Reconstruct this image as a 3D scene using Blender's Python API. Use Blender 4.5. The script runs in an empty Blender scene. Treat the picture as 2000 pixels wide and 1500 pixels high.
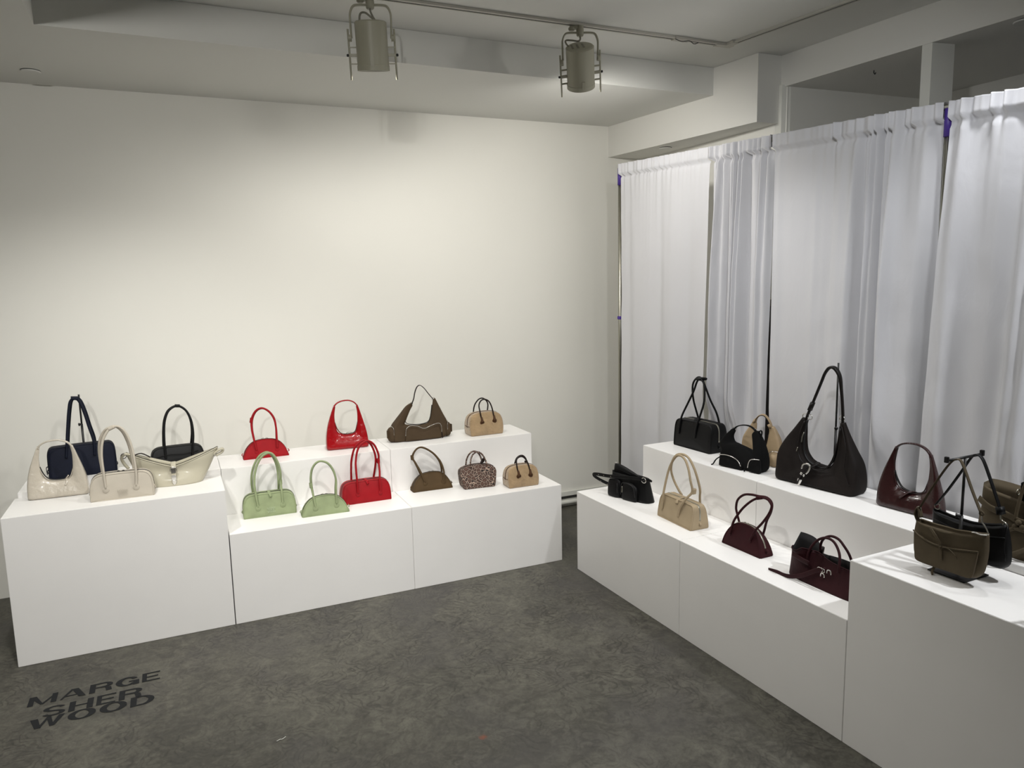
import bpy, bmesh, math, random
from mathutils import Vector, Matrix, noise
sc = bpy.context.scene
COL = sc.collection
R = math.radians

# ------------------------------------------------------------------ camera
cd = bpy.data.cameras.new('camera'); cam = bpy.data.objects.new('camera', cd); COL.objects.link(cam)
cd.sensor_width = 36; cd.lens = 1453.8/2000*36; cd.clip_start = .05
CF = (math.sin(.425)*math.cos(-.1422), math.cos(.425)*math.cos(-.1422), math.sin(-.1422))
F = Vector(CF); R0 = Vector((math.cos(.425), -math.sin(.425), 0)); U0 = R0.cross(F)
cr, sr = math.cos(-.0217), math.sin(-.0217)
RX = R0*cr + U0*sr; UX = -R0*sr + U0*cr
m = Matrix((RX, UX, -F)).transposed().to_4x4(); m.translation = (-.1655, -3.7472, 1.657)
cam.matrix_world = m
sc.camera = cam
# ------------------------------------------------------------------ world, exposure
w = bpy.data.worlds.new('world'); sc.world = w; w.use_nodes = True
w.node_tree.nodes['Background'].inputs[0].default_value = (.5, .52, .55, 1)
w.node_tree.nodes['Background'].inputs[1].default_value = .02
vs = sc.view_settings; vs.view_transform = 'Standard'; vs.look = 'None'; vs.gamma = 1; vs.use_curve_mapping = False
vs.exposure = 0.0
# ------------------------------------------------------------------ spots: heads of the same track system, plus added fills without a fixture
def spot(loc, tgt, power, size=85, rad=.045, blend=.7, col=(1, .965, .90)):
    l = bpy.data.lights.new('track_or_fill_spot', 'SPOT'); l.energy = power; l.spot_size = R(size); l.spot_blend = blend
    l.shadow_soft_size = rad; l.color = col
    o = bpy.data.objects.new('track_or_fill_spot', l); COL.objects.link(o); o.location = loc
    o.rotation_euler = (Vector(tgt)-Vector(loc)).to_track_quat('-Z', 'Y').to_euler(); return o
WARM = (1, .98, .94); COOL = (.96, .975, 1)
PW = [62, 12, 195, 23, 112, 18, 112, 5, 72, 46, 97, 16, 8, 50, 0.5, 0.0]
# heads on the track behind the camera, washing the left tiers and the back wall
spot((1.5, -4.6, 2.62), (1.0, .85, 1.05), PW[0], 44, blend=.9, col=WARM)
spot((2.45, -4.3, 2.62), (.3, .7, 1.0), PW[1], 40, blend=.9, col=WARM)
spot((-.9, -4.6, 2.62), (-.3, .8, 1.2), PW[2], 60, blend=.9, col=WARM)
# heads on the right-hand track, shining steeply down on the right tiers, then added fills without a fixture
spot((2.42, -2.05, 2.6), (2.1, -1.9, .6), PW[3], 95, blend=.8, col=COOL)
spot((2.5, -3.1, 2.6), (2.0, -2.6, .6), PW[4], 95, blend=.8, col=COOL)
spot((2.0, -1.1, 2.6), (2.1, -1.1, .6), PW[5], 100, blend=.9, col=COOL)  # added fill to lift the right plinth tops, not on a track
spot((.4, -2.2, 2.6), (.3, -1.2, 0), PW[6], 120, blend=1, col=WARM)  # added broad downward fill over the room centre, no fixture there
def area(loc, size, power, col=(1, .98, .95)):
    l = bpy.data.lights.new('added_fill_area', 'AREA'); l.shape = 'RECTANGLE'; l.size = size[0]; l.size_y = size[1]
    l.energy = power; l.color = col
    o = bpy.data.objects.new('added_fill_area', l); COL.objects.link(o); o.location = loc; return o
area((.2, -5.8, 2.6), (3, 1.5), PW[7])  # added unseen area fill behind the camera; the room has no such panel
spot((-.6, -.95, 2.62), (-.5, .1, .68), PW[10], 95, blend=.9, col=WARM)  # added overhead fill to brighten the tall left plinth top
spot((1.2, -.9, 2.62), (1.2, .2, .5), PW[11], 95, blend=.9, col=WARM)  # added overhead fill for the low left tier, no lamp hangs here
spot((2.5, -1.35, 2.62), (.9, .88, 1.75), PW[12], 92, blend=.9, col=WARM)
spot((1.2, -2.5, 2.62), (2.6, -1.0, 1.7), PW[13], 80, blend=.9, col=COOL)  # added wash to brighten the drapes, not a track head
spot((1.6, -3.3, 2.62), (2.6, -2.3, 1.9), PW[14], 80, blend=.9, col=COOL)  # weak added wash for the right-hand drapes, also without a lamp
w.node_tree.nodes['Background'].inputs[1].default_value = PW[15]

# ------------------------------------------------------------------ materials
def srgb(h):
    if isinstance(h, str):
        c = [int(h[i:i+2], 16)/255 for i in (0, 2, 4)]
    else: c = h
    return tuple((x/12.92 if x <= .04045 else ((x+.055)/1.055)**2.4) for x in c)+(1,)
def mat(name, col, rough=.5, metal=0, spec=.5, coat=0, sheen=0, bump=None, bump_str=.2, var=0, vscale=30, bdist=.002, trans=0):
    mt = bpy.data.materials.new(name); mt.use_nodes = True
    nt = mt.node_tree; b = nt.nodes['Principled BSDF']; c = srgb(col)
    b.inputs['Base Color'].default_value = c; b.inputs['Roughness'].default_value = rough
    b.inputs['Metallic'].default_value = metal; b.inputs['Specular IOR Level'].default_value = spec
    b.inputs['Coat Weight'].default_value = coat; b.inputs['Coat Roughness'].default_value = .12
    b.inputs['Sheen Weight'].default_value = sheen
    tc = nt.nodes.new('ShaderNodeTexCoord')
    if var:
        n = nt.nodes.new('ShaderNodeTexNoise'); n.inputs['Scale'].default_value = vscale; n.inputs['Detail'].default_value = 4
        nt.links.new(tc.outputs['Object'], n.inputs['Vector'])
        r = nt.nodes.new('ShaderNodeValToRGB'); r.color_ramp.elements[0].position = .3; r.color_ramp.elements[1].position = .7
        r.color_ramp.elements[0].color = tuple(x*(1-var) for x in c[:3])+(1,)
        r.color_ramp.elements[1].color = tuple(min(1, x*(1+var)) for x in c[:3])+(1,)
        nt.links.new(n.outputs['Fac'], r.inputs[0]); nt.links.new(r.outputs[0], b.inputs['Base Color'])
    if bump:
        n = nt.nodes.new('ShaderNodeTexNoise'); n.inputs['Scale'].default_value = bump; n.inputs['Detail'].default_value = 6
        nt.links.new(tc.outputs['Object'], n.inputs['Vector'])
        bp = nt.nodes.new('ShaderNodeBump'); bp.inputs['Strength'].default_value = bump_str; bp.inputs['Distance'].default_value = bdist
        nt.links.new(n.outputs['Fac'], bp.inputs['Height']); nt.links.new(bp.outputs[0], b.inputs['Normal'])
    return mt
M = {}
M['wall'] = mat('wall_paint', (.90, .895, .865), .75, spec=.25, bump=120, bump_str=.06, var=.012, vscale=1.5)
M['ceil'] = mat('ceiling_paint', (.86, .86, .84), .8, spec=.2, bump=90, bump_str=.06)
M['beam'] = mat('bulkhead_paint', (.88, .875, .85), .75, spec=.25, bump=110, bump_str=.05)
M['plinth'] = mat('plinth_laminate', (.945, .94, .93), .38, spec=.45, bump=35, bump_str=.03, var=.01, vscale=6)
M['trim'] = mat('painted_wood', (.86, .86, .83), .45, bump=50, bump_str=.1)
M['gap'] = mat('dark_reveal', (.22, .22, .21), .8)
M['fix'] = mat('lamp_enamel', (.64, .63, .56), .42, spec=.5, bump=200, bump_str=.03)
M['cable'] = mat('cable_grey', (.5, .49, .44), .5)
M['track'] = mat('track_white', (.72, .71, .67), .45); M['black'] = mat('slot_black', (.03, .03, .03), .5)
M['chrome'] = mat('polished_metal', (.82, .81, .79), .22, metal=1)
M['steel'] = mat('brushed_steel', (.66, .65, .6), .35, metal=1)
M['dmetal'] = mat('black_powder_metal', (.03, .03, .032), .45)
M['purple'] = mat('purple_tape', (.29, .2, .55), .5)
M['sand'] = mat('lighter', (.5, .5, .5), .5)
M['cabinet'] = mat('dark_cabinet', (.13, .1, .09), .5, var=.2, vscale=8)
L = dict(
 cream_gloss=mat('cream_crinkled_leather', (.75, .72, .665), .2, coat=.55, bump=22, bump_str=.55, bdist=.012, var=.03),
 cream=mat('cream_leather', (.735, .705, .65), .5, bump=300, bump_str=.12, var=.02),
 offwhite=mat('offwhite_soft_leather', (.72, .70, .625), .36, coat=.15, bump=18, bump_str=.25, bdist=.008, var=.03, vscale=12),
 navy=mat('navy_leather', (.03, .055, .125), .62, bump=260, bump_str=.15, var=.12),
 black=mat('black_leather', (.018, .02, .024), .5, bump=260, bump_str=.2, bdist=.001, var=.1),
 blacksuede=mat('black_suede', (.008, .008, .009), .9, bump=120, bump_str=.2),
 red=mat('red_suede', (.575, .06, .095), .72, bump=200, bump_str=.15, var=.08, vscale=18),
 redgloss=mat('red_crinkled_leather', (.58, .045, .075), .24, coat=.45, bump=22, bump_str=.5, bdist=.012, var=.06),
 redl=mat('red_leather', (.575, .04, .085), .5, bump=240, bump_str=.12, var=.06),
 green=mat('sage_green_suede', (.565, .61, .465), .78, bump=180, bump_str=.15, var=.12, vscale=16),
 brown=mat('olive_brown_suede', (.31, .245, .16), .8, bump=160, bump_str=.18, var=.1, vscale=16),
 cargo=mat('brown_nubuck', (.275, .22, .155), .72, bump=40, bump_str=.3, bdist=.004, var=.1, vscale=12),
 shear=mat('tan_shearling', (.63, .535, .405), .95, sheen=.6, bump=75, bump_str=.9, bdist=.006, var=.14, vscale=22),
 trim_brown=mat('brown_leather_trim', (.29, .19, .11), .45, var=.1), hdl_dark=mat('dark_brown_leather', (.11, .07, .055), .4),
 beige=mat('beige_suede', (.64, .575, .47), .8, bump=200, bump_str=.12, var=.06, vscale=16),
 beigel=mat('beige_leather', (.63, .55, .435), .55, bump=60, bump_str=.2, var=.06),
 burg=mat('burgundy_suede', (.185, .03, .058), .75, bump=180, bump_str=.15, var=.15, vscale=16),
 burgd=mat('dark_burgundy_leather', (.165, .022, .048), .65, bump=30, bump_str=.3, bdist=.006, var=.15, vscale=12),
 burggloss=mat('burgundy_crinkled_leather', (.185, .095, .095), .2, coat=.5, bump=22, bump_str=.55, bdist=.012, var=.12),
 choc=mat('chocolate_suede', (.075, .05, .038), .72, bump=28, bump_str=.3, bdist=.006, var=.25, vscale=10),
 chocd=mat('chocolate_leather', (.06, .042, .035), .4),
 taupe=mat('taupe_suede', (.305, .268, .205), .8, bump=30, bump_str=.3, bdist=.005, var=.13, vscale=12),
)
for m_ in L.values(): m_.node_tree.nodes['Principled BSDF'].inputs['Specular IOR Level'].default_value = .24
L['lining'] = mat('dark_lining', (.05, .04, .04), .9)
def leopard():
    mt = bpy.data.materials.new('leopard_print'); mt.use_nodes = True; nt = mt.node_tree; b = nt.nodes['Principled BSDF']
    tc = nt.nodes.new('ShaderNodeTexCoord'); no = nt.nodes.new('ShaderNodeTexNoise'); no.inputs['Scale'].default_value = 60
    mx = nt.nodes.new('ShaderNodeVectorMath'); mx.operation = 'MULTIPLY_ADD'; mx.inputs[1].default_value = (.008,)*3
    nt.links.new(tc.outputs['Object'], no.inputs['Vector']); nt.links.new(no.outputs['Color'], mx.inputs[0]); nt.links.new(tc.outputs['Object'], mx.inputs[2])
    v = nt.nodes.new('ShaderNodeTexVoronoi'); v.feature = 'DISTANCE_TO_EDGE'; v.inputs['Scale'].default_value = 50
    nt.links.new(mx.outputs[0], v.inputs['Vector'])
    r = nt.nodes.new('ShaderNodeValToRGB'); e = r.color_ramp.elements
    e[0].position = 0; e[0].color = srgb((.66, .58, .52)); e[1].position = .045; e[1].color = srgb((.62, .53, .47))
    for p, c in ((.07, (.11, .085, .08)), (.17, (.1, .08, .08)), (.21, (.36, .26, .22))):
        x = e.new(p); x.color = srgb(c)
    nt.links.new(v.outputs['Distance'], r.inputs[0]); nt.links.new(r.outputs[0], b.inputs['Base Color'])
    b.inputs['Roughness'].default_value = .8; return mt
L['leopard'] = leopard()
def floor_mat():
    mt = bpy.data.materials.new('troweled_concrete'); mt.use_nodes = True; nt = mt.node_tree; N = nt.nodes; b = N['Principled BSDF']; K = nt.links.new
    tc = N.new('ShaderNodeTexCoord')
    def noi(scale, det=6, rough=.6, vec=None, dist=0):
        n = N.new('ShaderNodeTexNoise'); n.inputs['Scale'].default_value = scale; n.inputs['Detail'].default_value = det
        n.inputs['Roughness'].default_value = rough; n.inputs['Distortion'].default_value = dist
        K(vec or tc.outputs['Object'], n.inputs['Vector']); return n
    def mth(op, a, c=None, v=None):
        n = N.new('ShaderNodeMath'); n.operation = op; K(a, n.inputs[0])
        if c is not None: K(c, n.inputs[1])
        if v is not None: n.inputs[1].default_value = v
        return n.outputs[0]
    def ramp(inp, p0, c0, p1, c1):
        r = N.new('ShaderNodeValToRGB'); e = r.color_ramp.elements; e[0].position = p0; e[0].color = (c0,)*3+(1,); e[1].position = p1; e[1].color = (c1,)*3+(1,)
        K(inp, r.inputs[0]); return r.outputs[0]
    # trowel swirls: concentric arcs about scattered centres
    wob = noi(3, 3); wv = N.new('ShaderNodeVectorMath'); wv.operation = 'MULTIPLY_ADD'; wv.inputs[1].default_value = (.5,)*3
    K(wob.outputs['Color'], wv.inputs[0]); K(tc.outputs['Object'], wv.inputs[2])
    tot = None
    for sc_, fr in ((2.2, 170), (3.7, 230)):
        vo = N.new('ShaderNodeTexVoronoi'); vo.inputs['Scale'].default_value = sc_; K(wv.outputs[0], vo.inputs['Vector'])
        d = mth('MULTIPLY', vo.outputs['Distance'], v=fr/sc_)
        nz = noi(14, 4); d2 = mth('MULTIPLY', nz.outputs['Fac'], v=9.0); s = mth('ADD', d, d2); s = mth('SINE', s)
        s = ramp(s, .35, 0, .95, 1)
        msk = ramp(noi(1.6+sc_*.5, 5).outputs['Fac'], .46, 0, .60, 1); s = mth('MULTIPLY', s, msk)
        tot = s if tot is None else mth('ADD', tot, s)
    big = noi(1.1, 4, .55); med = noi(9, 8, .65, dist=1.5); fine = noi(45, 6, .7, dist=.8)
    a = mth('MULTIPLY', big.outputs['Fac'], v=.42); c = mth('MULTIPLY', med.outputs['Fac'], v=.6); f = mth('MULTIPLY', fine.outputs['Fac'], v=.36)
    v = mth('ADD', mth('ADD', a, c), f); v = mth('SUBTRACT', v, mth('MULTIPLY', tot, v=.10))
    r = N.new('ShaderNodeValToRGB'); e = r.color_ramp.elements
    e[0].position = .47; e[0].color = srgb((.185, .18, .162)); e[1].position = .86; e[1].color = srgb((.385, .378, .34))
    x = e.new(.63); x.color = srgb((.265, .258, .232)); K(v, r.inputs[0])
    # purplish grey patches
    mxc = N.new('ShaderNodeMixRGB'); mxc.inputs[2].default_value = srgb((.285, .276, .272)); K(r.outputs[0], mxc.inputs[1])
    K(mth('MULTIPLY', ramp(noi(1.6, 5).outputs['Fac'], .5, 0, .66, 1), v=.45), mxc.inputs[0])
    # small rusty spot and dark scuffs
    sp = N.new('ShaderNodeVectorMath'); sp.operation = 'DISTANCE'; sp.inputs[1].default_value = (.747, -1.41, 0); K(tc.outputs['Object'], sp.inputs[0])
    nn = noi(70, 2); dd = mth('ADD', sp.outputs['Value'], mth('MULTIPLY', nn.outputs['Fac'], v=.03))
    mx2 = N.new('ShaderNodeMixRGB'); mx2.inputs[2].default_value = srgb((.5, .27, .18)); K(mxc.outputs[0], mx2.inputs[1]); K(ramp(dd, .018, .75, .032, 0), mx2.inputs[0])
    K(mx2.outputs[0], b.inputs['Base Color'])
    K(ramp(med.outputs['Fac'], .3, .42, .75, .62), b.inputs['Roughness']); b.inputs['Specular IOR Level'].default_value = .35
    bp = N.new('ShaderNodeBump'); bp.inputs['Strength'].default_value = .25; bp.inputs['Distance'].default_value = .002
    K(mth('ADD', v, mth('MULTIPLY', tot, v=.15)), bp.inputs['Height']); K(bp.outputs[0], b.inputs['Normal'])
    return mt
M['floor'] = floor_mat()
def cloth_mat(name, trans=.18):
    mt = bpy.data.materials.new(name); mt.use_nodes = True; nt = mt.node_tree; b = nt.nodes['Principled BSDF']
    b.inputs['Base Color'].default_value = srgb((.872, .872, .885)); b.inputs['Roughness'].default_value = .75; b.inputs['Specular IOR Level'].default_value = .25
    tc = nt.nodes.new('ShaderNodeTexCoord'); mp = nt.nodes.new('ShaderNodeMapping'); mp.inputs['Scale'].default_value = (1, 1, .5)
    n = nt.nodes.new('ShaderNodeTexNoise'); n.inputs['Scale'].default_value = 9; n.inputs['Detail'].default_value = 8; n.inputs['Distortion'].default_value = .6
    nt.links.new(tc.outputs['Object'], mp.inputs[0]); nt.links.new(mp.outputs[0], n.inputs['Vector'])
    bp = nt.nodes.new('ShaderNodeBump'); bp.inputs['Strength'].default_value = .45; bp.inputs['Distance'].default_value = .012
    nt.links.new(n.outputs['Fac'], bp.inputs['Height']); nt.links.new(bp.outputs[0], b.inputs['Normal'])
    t = nt.nodes.new('ShaderNodeBsdfTranslucent'); t.inputs[0].default_value = srgb((.9, .9, .92)); mx = nt.nodes.new('ShaderNodeMixShader'); mx.inputs[0].default_value = trans
    out = nt.nodes['Material Output']
    nt.links.new(b.outputs[0], mx.inputs[1]); nt.links.new(t.outputs[0], mx.inputs[2]); nt.links.new(mx.outputs[0], out.inputs[0])
    return mt
M['cloth'] = cloth_mat('white_drape_cloth')
em = bpy.data.materials.new('lamp_glow'); em.use_nodes = True
eb = em.node_tree.nodes['Principled BSDF']; eb.inputs['Emission Color'].default_value = (1, .97, .9, 1); eb.inputs['Emission Strength'].default_value = 12
M['glow'] = em

# ------------------------------------------------------------------ helpers
def link(name, me, m_, parent=None, smooth=True, kind=None, label=None):
    o = bpy.data.objects.new(name, me); COL.objects.link(o)
    if m_ is not None: me.materials.append(m_)
    if smooth:
        me.polygons.foreach_set('use_smooth', [True]*len(me.polygons))
    if parent is not None: o.parent = parent
    if kind: o['kind'] = kind
    if label: o['label'] = label
    return o
def frombm(name, bm, m_, parent=None, smooth=False, **k):
    bmesh.ops.recalc_face_normals(bm, faces=bm.faces)
    me = bpy.data.meshes.new(name); bm.to_mesh(me); bm.free()
    o = link(name, me, m_, parent, smooth, **k)
    return o
def autosmooth(o, ang=40):
    me = o.data
    me.polygons.foreach_set('use_smooth', [True]*len(me.polygons))
    bm = bmesh.new(); bm.from_mesh(me)
    for e in bm.edges:
        if len(e.link_faces) == 2 and e.calc_face_angle(0) > R(ang): e.smooth = False
    bm.to_mesh(me); bm.free(); return o
def box_bm(a, b, bev=0, bm=None):
    bm = bm or bmesh.new()
    g = bmesh.ops.create_cube(bm, size=1)
    for v in g['verts']:
        v.co = Vector([a[i]+(b[i]-a[i])*(v.co[i]+.5) for i in range(3)])
    if bev: bmesh.ops.bevel(bm, geom=[e for e in bm.edges], offset=bev, segments=2, affect='EDGES')
    return bm
def box(name, a, b, m_, parent=None, bev=0, **k): return frombm(name, box_bm(a, b, bev), m_, parent, **k)
def thing(name, label, cat, loc=(0, 0, 0), rz=0, group=None):
    o = bpy.data.objects.new(name, None); COL.objects.link(o); o.location = loc; o.rotation_euler = (0, 0, R(rz))
    o.empty_display_size = .05; o['label'] = label; o['category'] = cat
    if group: o['group'] = group
    return o
def cr_spline(P, sub=6, closed=False):
    P = [tuple(p) for p in P]; n = len(P); out = []
    rng = range(n if closed else n-1)
    for i in rng:
        p1, p2 = P[i % n], P[(i+1) % n]
        p0 = P[(i-1) % n] if (closed or i > 0) else p1
        p3 = P[(i+2) % n] if (closed or i < n-2) else p2
        for s in range(sub):
            t = s/sub; t2 = t*t; t3 = t2*t
            out.append(tuple(.5*(2*b+(c-a)*t+(2*a-5*b+4*c-d)*t2+(3*b-a-3*c+d)*t3) for a, b, c, d in zip(p0, p1, p2, p3)))
    if not closed: out.append(P[-1])
    return out
def rings_mesh(name, rings, closed_path=False, cap=True):
    V = []; Fc = []; n = len(rings[0])
    for r in rings: V += [tuple(p) for p in r]
    m_ = len(rings)
    for i in range(m_ if closed_path else m_-1):
        a = i*n; b = ((i+1) % m_)*n
        for j in range(n):
            k = (j+1) % n; Fc.append((a+j, a+k, b+k, b+j))
    if cap and not closed_path:
        for base, rev in ((0, True), ((m_-1)*n, False)):
            c = [sum(V[base+j][q] for j in range(n))/n for q in range(3)]; V.append(tuple(c)); ci = len(V)-1
            for j in range(n):
                k = (j+1) % n; Fc.append((ci, base+k, base+j) if rev else (ci, base+j, base+k))
    bm = bmesh.new(); vs_ = [bm.verts.new(v) for v in V]
    for f in Fc: bm.faces.new([vs_[q] for q in f])
    bmesh.ops.recalc_face_normals(bm, faces=bm.faces)
    me = bpy.data.meshes.new(name); bm.to_mesh(me); bm.free(); return me
def tube(name, P, r, m_, parent, sub=5, closed=False, seg=10, flat=None, up=(0, 1, 0), **k):
    """round tube, or a flat strap when flat=(half width along up, half thickness); r may be a function of t"""
    Q = [Vector(p) for p in (cr_spline(P, sub, closed) if sub > 1 else P)]; n = len(Q); rings = []
    prev = Vector(up)
    for i, q in enumerate(Q):
        a = Q[(i-1) % n] if (closed or i) else Q[0]; b = Q[(i+1) % n] if (closed or i < n-1) else Q[-1]
        t = (b-a).normalized(); u = prev-t*prev.dot(t)
        if u.length < 1e-4: u = t.orthogonal()
        u.normalize(); v = t.cross(u)
        if not flat: prev = u
        rr = r(i/(n-1)) if callable(r) else r
        ru, rv = (flat[0]*rr, flat[1]*rr) if flat else (rr, rr)
        e = .6 if flat else 1
        ring = []
        for j in range(seg):
            ph = 2*math.pi*(j+.5)/seg; c, s = math.cos(ph), math.sin(ph)
            c = math.copysign(abs(c)**e, c); s = math.copysign(abs(s)**e, s)
            ring.append(q+u*ru*c+v*rv*s)
        rings.append(ring)
    return link(name, rings_mesh(name, rings, closed), m_, parent, **k)
def lathe(name, prof, m_, parent, seg=20, loc=(0, 0, 0), rot=None, smooth=True, **k):
    rings = []
    mt = Matrix.Translation(loc) @ (rot or Matrix())
    for r, z in prof:
        rings.append([mt @ Vector((r*math.cos(2*math.pi*j/seg), r*math.sin(2*math.pi*j/seg), z)) for j in range(seg)])
    o = link(name, rings_mesh(name, rings), m_, parent, **k)
    return autosmooth(o, 35)
ROTF = Matrix.Rotation(R(90), 4, 'X')     # disc axis along y

# ------------------------------------------------------------------ the room
def struct(name, a, b, m_, bev=0): return box(name, a, b, m_, bev=bev, kind='structure')
def prism(name, pts, z0, z1, m_, kind='structure', parent=None, **k):
    bm = bmesh.new(); lo = [bm.verts.new((x, y, z0)) for x, y in pts]; hi = [bm.verts.new((x, y, z1)) for x, y in pts]
    bm.faces.new(lo); bm.faces.new(hi); n = len(pts)
    for i in range(n): bm.faces.new((lo[i], lo[(i+1) % n], hi[(i+1) % n], hi[i]))
    return frombm(name, bm, m_, parent, kind=kind, **k)
struct('floor', (-4, -7.2, -.1), (4.25, 1.1, 0), M['floor'])
struct('wall_back', (-4, .88, 0), (4.25, 1.1, 3), M['wall'])
struct('wall_left', (-4.2, -7.2, 0), (-4, 1.1, 3), M['wall'])
struct('wall_front', (-4, -7.4, 0), (4.25, -7.2, 3), M['wall'])
struct('wall_right', (4.05, -7.2, 0), (4.25, .88, 3), M['wall'])
struct('ceiling', (-4.2, -7.4, 2.84), (4.25, 1.1, 3.0), M['ceil'])
# dropped soffit along the back wall and over the left side
prism('trim_1', [(-4, .88), (-4, -7.2), (-.56, -7.2), (-.572, -.146), (2.83, -.106), (2.83, .88)], 2.685, 2.839, M['ceil'])
# bulkhead with two steps on the right
prism('trim_2', [(2.709, .88), (2.85, -.433), (3.02, -.433), (3.02, .88)], 2.477, 2.839, M['beam'])
prism('trim_3', [(3.016, -.42), (3.36, -7.2), (4.05, -7.2), (4.05, -.42)], 2.67, 2.8395, M['beam'])
prism('wall_behind_drapes', [(3.0, .88), (3.0, -.40), (3.03, -.47), (4.05, -.52), (4.05, .88)], 0, 2.68, M['wall'])
prism('trim_4', [(3.004, -.405), (3.004, -.455), (3.05, -.475), (3.05, -.41)], 0, 2.68, M['trim'])
prism('trim_5', [(3.062, -1.262), (3.066, -1.31), (3.19, -1.33), (3.19, -1.262)], 0, 2.68, M['trim'])
# base rail at the foot of the back wall
def rail(name, y, z0, z1, m_): return struct(name, (1.3, y, z0), (3.0, .88, z1), m_, bev=.002)
rail('baseboard_back', .862, .078, .112, M['trim'])
rail('baseboard_back_reveal', .874, .055, .0775, M['gap'])
tube('baseboard_back_rail', [(1.3, .858, .034), (3.0, .858, .034)], .017, M['trim'], None, sub=1, kind='structure')
# round cover plates and a small ceiling hook
def cover(loc, r, label):
    t = thing('cover_plate', label, 'ceiling cover', loc)
    lathe('plate', [(r*.6, -.006), (r*.97, -.006), (r, -.003), (r, .0)], M['ceil'], t, 28)
    lathe('painted_shadow_rim', [(r*1.01, -.0006), (r*1.01, .0008)], M['black'], t, 28, (0, -.0035, 0))  # black disc set off-centre, painting a shadow line along the plate's edge
    return t
cover((-.69, .60, 2.6835), .042, 'white round cover plate on the low ceiling, far left')
cover((2.86, .42, 2.4755), .04, 'white round cover plate under the bulkhead above the drapes')
cover((3.17, -1.66, 2.6685), .05, 'white round cover plate on the dim ceiling, cut by the right edge')
t = thing('ceiling_hook', 'tiny dark hook in the dim ceiling behind the drapes', 'hook', (3.209, -.88, 2.669))
tube('hook', [(0, 0, 0), (0, 0, -.012), (.008, 0, -.018), (.014, 0, -.01)], .0025, M['dmetal'], t, 3, seg=8)

# ------------------------------------------------------------------ display plinths
def plinth(name, x0, y0, x1, y1, h, label, grp=None, loc=(0, 0, 0), rz=0):
    o = frombm(name, box_bm((0, 0, 0), (x1-x0, y1-y0, h), .0015), M['plinth'])
    c = Matrix.Rotation(R(rz), 4, 'Z') @ Vector((x0, y0, 0)); o.location = Vector(loc)+c; o.rotation_euler = (0, 0, R(rz))
    o['label'] = label; o['category'] = 'plinth'; o['group'] = grp or 'white display plinths'
    return o
plinth('display_plinth', -.904, -.0308, -.001, .3045, .6795, 'tall white plinth at far left front, under the cream and white bags')
plinth('display_plinth', .0035, -.0315, .9135, .3045, .457, 'low white plinth under the two green bags')
plinth('display_plinth', .915, -.0315, 1.817, .3045, .457, 'low white plinth under the leopard print bag')
plinth('display_plinth', -.891, .3058, .0005, .63, .7045, 'white plinth at the wall under the navy bag')
plinth('display_plinth', .0025, .3058, .9005, .63, .7045, 'white plinth at the wall under the red crescent bag')
plinth('display_plinth', .902, .3058, 1.792, .63, .7045, 'white plinth at the wall under the brown cargo bag')
RO = (1.8296, -.1913, 0); RA = -88.44
plinth('display_plinth', 0, 0, .9063, .3605, .457, 'low white plinth under the black belt bag', loc=RO, rz=RA)
plinth('display_plinth', .908, 0, 1.8107, .3605, .457, 'low white plinth under the two burgundy bags', loc=RO, rz=RA)
plinth('display_plinth', 1.8122, 0, 2.72, .3605, .6755, 'tall white plinth at lower right under the two hanging shoulder bags', loc=RO, rz=RA)
plinth('display_plinth', .1254, .3622, 1.0006, .7, .7045, 'white plinth by the drapes under the large black bag', loc=RO, rz=RA)
plinth('display_plinth', 1.0021, .3622, 1.905, .7, .7045, 'white plinth by the drapes under the big chocolate bag', loc=RO, rz=RA)
plinth('display_plinth', 1.9065, .3622, 2.81, .7, .7045, 'white plinth by the drapes at far right, mostly hidden', loc=RO, rz=RA)
M['cab2'] = mat('cabinet_side', (.42, .39, .33), .6)
cb_ = box('storage_cabinet', (2.84, -1.15, 0), (2.97, -.10, 1.5), M['cab2'], bev=.004)
box('door', (2.826, -.64, .05), (2.8395, -.13, 1.47), M['cabinet'], cb_, bev=.002)
bpy.data.objects['storage_cabinet']['label'] = 'dark cabinet glimpsed through the narrow slit between the first two drapes'
bpy.data.objects['storage_cabinet']['category'] = 'cabinet'

# ------------------------------------------------------------------ drapes
RODP = [Vector((2.50, .39, 2.335)), Vector((2.61, -1.746, 2.268)), Vector((2.72, -3.9, 2.2))]
def rodpt(y):
    a, b = (RODP[0], RODP[1]) if y > RODP[1].y else (RODP[1], RODP[2])
    return a.lerp(b, (y-a.y)/(b.y-a.y))
st = thing('pipe_stand', 'steel pipe frame with purple-taped uprights holding the white drapes', 'pipe stand', (2.5, .39, 0))
off = Vector((2.5, .39, 0))
tube('crossbar', [RODP[0]-off, RODP[1]-off], .011, M['steel'], st, 1)
tube('crossbar', [RODP[1]-off, RODP[2]-off], .011, M['steel'], st, 1)
for i in (0, 1):
    q = RODP[i]-off; dy = (.014, .006)[i]
    tube('upright', [(q.x, q.y+dy, 0), (q.x, q.y+dy, q.z-.02)], .012, M['steel'], st, 1)
    tube('tape_band', [(q.x, q.y+dy, q.z-.11), (q.x, q.y+dy, q.z-.005)], .0155, M['purple'], st, 1, label='purple tape wrapped round the upright top')
    lathe('foot_plate', [(.045, 0), (.045, .006), (.014, .008)], M['steel'], st, 24, (q.x, q.y+dy, 0))
q = RODP[0]-off
lathe('height_clip', [(.013, 0), (.018, .002), (.018, .02), (.013, .022)], M['purple'], st, 12, (q.x, q.y+.014, 1.37))
def back_edge(y):      # rear face of the plinths by the drapes
    return 1.8296-(y+.1913)*.0273+.7*1.0004+.003
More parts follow.
